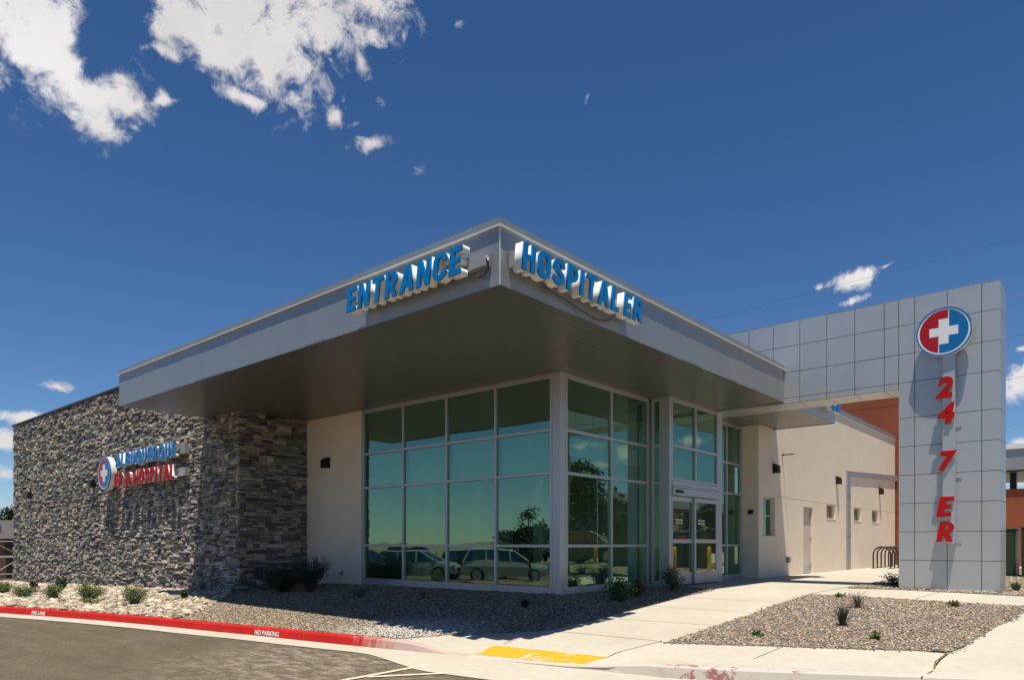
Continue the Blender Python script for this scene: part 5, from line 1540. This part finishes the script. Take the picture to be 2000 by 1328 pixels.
# ------------------------------------------------------------------ neighbours
tc = empty('terracotta_building', (37.5, 0, 0), 'terracotta stucco building with an open walled court behind the pylon', 'building')
b = MB()
for z0, z1 in ((-.5, 2.50), (2.516, 7.60), (7.62, 9.6)): b.box(37.56, 44, 5.6, 13.5, z0, z1)
b.box(37.58, 43.9, 5.7, 13.4, 2.50, 2.516); b.box(37.58, 43.9, 5.7, 13.4, 7.60, 7.62)
b.box(37.56, 37.9, 2.5, 5.599, -.5, 3.42)
child(b, 'wall', M['terracotta'], tc)
b = MB(); b.box(37.3, 44.2, 2.3, 5.59, 4.22, 5.12); ro = child(b, 'roof', M['fascia'], tc, bevel=.01)
b = MB(); b.box(37.22, 44.2, 2.2, 5.59, 5.125, 5.33); child(b, 'coping', M['trim'], ro)
b = MB(); b.box(37.35, 44.1, 2.4, 5.5, 4.15, 4.215); child(b, 'soffit', M['coping'], ro)
for y in (3.72,):
    b = MB(); b.box(38.2, 38.5, y - .12, y + .12, 3.42, 4.149); child(b, 'column', M['bronze'], tc)
# building under construction, far left, with scaffold
nb = empty('unfinished_building', (16, 62, -1.6), 'low brown block building under construction behind its scaffold', 'building')
b = MB(); b.box(2, 19.5, 62, 75, -1.6, 1.4); child(b, 'wall', simple('brown_block', (.16, .10, .07), .9, var=.2, vscale=6, bmp=.3, bscale=12), nb)
b = MB(); b.box(1.8, 19.6, 61.8, 75.2, 1.41, 2.75); child(b, 'parapet', simple('grey_sheathing', (.36, .33, .32), .8), nb)
b = MB()
for k in range(8): b.box(3.0 + 2.1 * k, 4.2 + 2.1 * k, 61.75, 61.79, 2.1, 2.45)
child(b, 'printed_wrap', M['p_blue'], nb)
b = MB()
for x in (15.1,): b.box(x, x + .9, 61.9, 61.99, -1.6, 1.35)
child(b, 'doorway', M['black'], nb)
sca = empty('scaffold', (14, 60.5, -1.6), 'pale tubular scaffold at the left edge beyond the stone wall', 'scaffold')
b = MB()
for x in np.arange(8.3, 17.3, 1.8):
    for y in (59.6, 61.0): b.tube([(x, y, -1.6), (x, y, 2.1 if x < 16 else 1.2)], .035, 6)
child(b, 'upright', simple('galvanised_tube', (.50, .47, .38), .5, .4), sca)
b = MB(); mt = bpy.data.materials['galvanised_tube']
for z in (-1.1, .1, 1.2):
    for y in (59.6, 61.0): b.tube([(8.3, y, z), (17.3, y, z)], .03, 6)
for k, x in enumerate(np.arange(8.3, 15.5, 1.8)):
    b.tube([(x, 59.6, -1.1), (x + 1.8, 59.6, .1)], .022, 6); b.tube([(x + 1.8, 59.6, .1), (x, 59.6, 1.2)], .022, 6)
child(b, 'brace', mt, sca)
b = MB(); b.box(8.3, 17.3, 59.7, 60.9, .12, .17); child(b, 'plank', simple('scaffold_plank', (.45, .30, .16), .8), sca)
tk = empty('pickup_truck', (12.3, 53.0, -1.5), 'white truck bed and tail lamp just visible at the left edge', 'truck', rz=R_(-10))
b = MB(); b.box(-2.6, 0, -.95, .95, .55, 1.15); b.box(-4.6, -2.61, -.92, .92, .5, 1.9); b.build('body', M['p_white'], tk, bevel=.05)
b = MB(); b.box(-4.55, -2.8, -.925, .925, 1.2, 1.75); b.build('window', M['car_glass'], tk)
for x in (-3.8, -.9):
    for s_ in (-1, 1):
        b = MB(); b.tube([(x, s_ * .7, .4), (x, s_ * .96, .4)], .4, 20); b.build('wheel', M['tyre'], tk)
for s_ in (-1, 1):
    b = MB(); b.box(-.05, .012, s_ * .78, s_ * .955, .75, 1.1); b.build('tail_light', M['tail'], tk)
# bank across the street, mirrored in the door glass
bank = empty('bank_building', (74, -22, 0), 'low beige bank building mirrored in the entrance doors', 'building')
b = MB(); b.box(60, 92, -34, -22, -.5, 6.2); child(b, 'wall', simple('beige_render', (.55, .48, .36), .85), bank)
b = MB(); b.box(59.8, 92.2, -21.99, -21.8, 3.2, 5.0); child(b, 'fascia_band', simple('brown_band', (.12, .035, .03), .6), bank)
b = MB(); b.box(59.8, 92.2, -21.99, -21.75, 5.01, 6.3); child(b, 'parapet', M['interior'], bank)
flat_text('WELLS FARGO', (78.2, -21.78, 3.75), (-1, 0, 0), (0, 0, 1), .75, 6.4, M['yellow'], 'lettering', bank, (0, 1, 0))

# ------------------------------------------------------------------ overhead wires
def wire(p, q, z0, z1, label, ext=(2.2, 1.2)):
    def pt(a, z):
        d = (z - EYE) * FPX / (YH - a[1])
        return Vector((FW[0] * d + RT[0] * (a[0] - 1000) / FPX * d, FW[1] * d + RT[1] * (a[0] - 1000) / FPX * d, z))
    A, B = pt(p, z0), pt(q, z1); D = B - A
    S, E_ = A - D * ext[0], B + D * ext[1]; n = 14
    mb = MB(); mb.tube([S.lerp(E_, i / n) for i in range(n + 1)], .0055, 5)
    mb.build('overhead_wire', M['conduit'], label=label, cat='wire', group='overhead wires')
wire((1540, 583), (2000, 463), 12, 12, 'highest overhead wire crossing the sky above the pylon', (1.0, 2))
wire((1966, 579), (2000, 573.5), 10.5, 10.5, 'overhead wire beside the top of the pylon', (4, 6))
wire((1966, 660), (2000, 652), 9.2, 9.2, 'second overhead wire down right of the pylon', (4, 6))
wire((1966, 742), (2000, 735), 8.2, 8.2, 'overhead wire crossing the cloud right of the pylon', (4, 6))
wire((1966, 833), (2000, 829), 7.0, 7.0, 'lowest overhead wire right of the pylon', (4, 6))
wire((0, 986), (25, 972), 6, 6.0, 'thin overhead wire at the left edge above the trees', (3, 3))
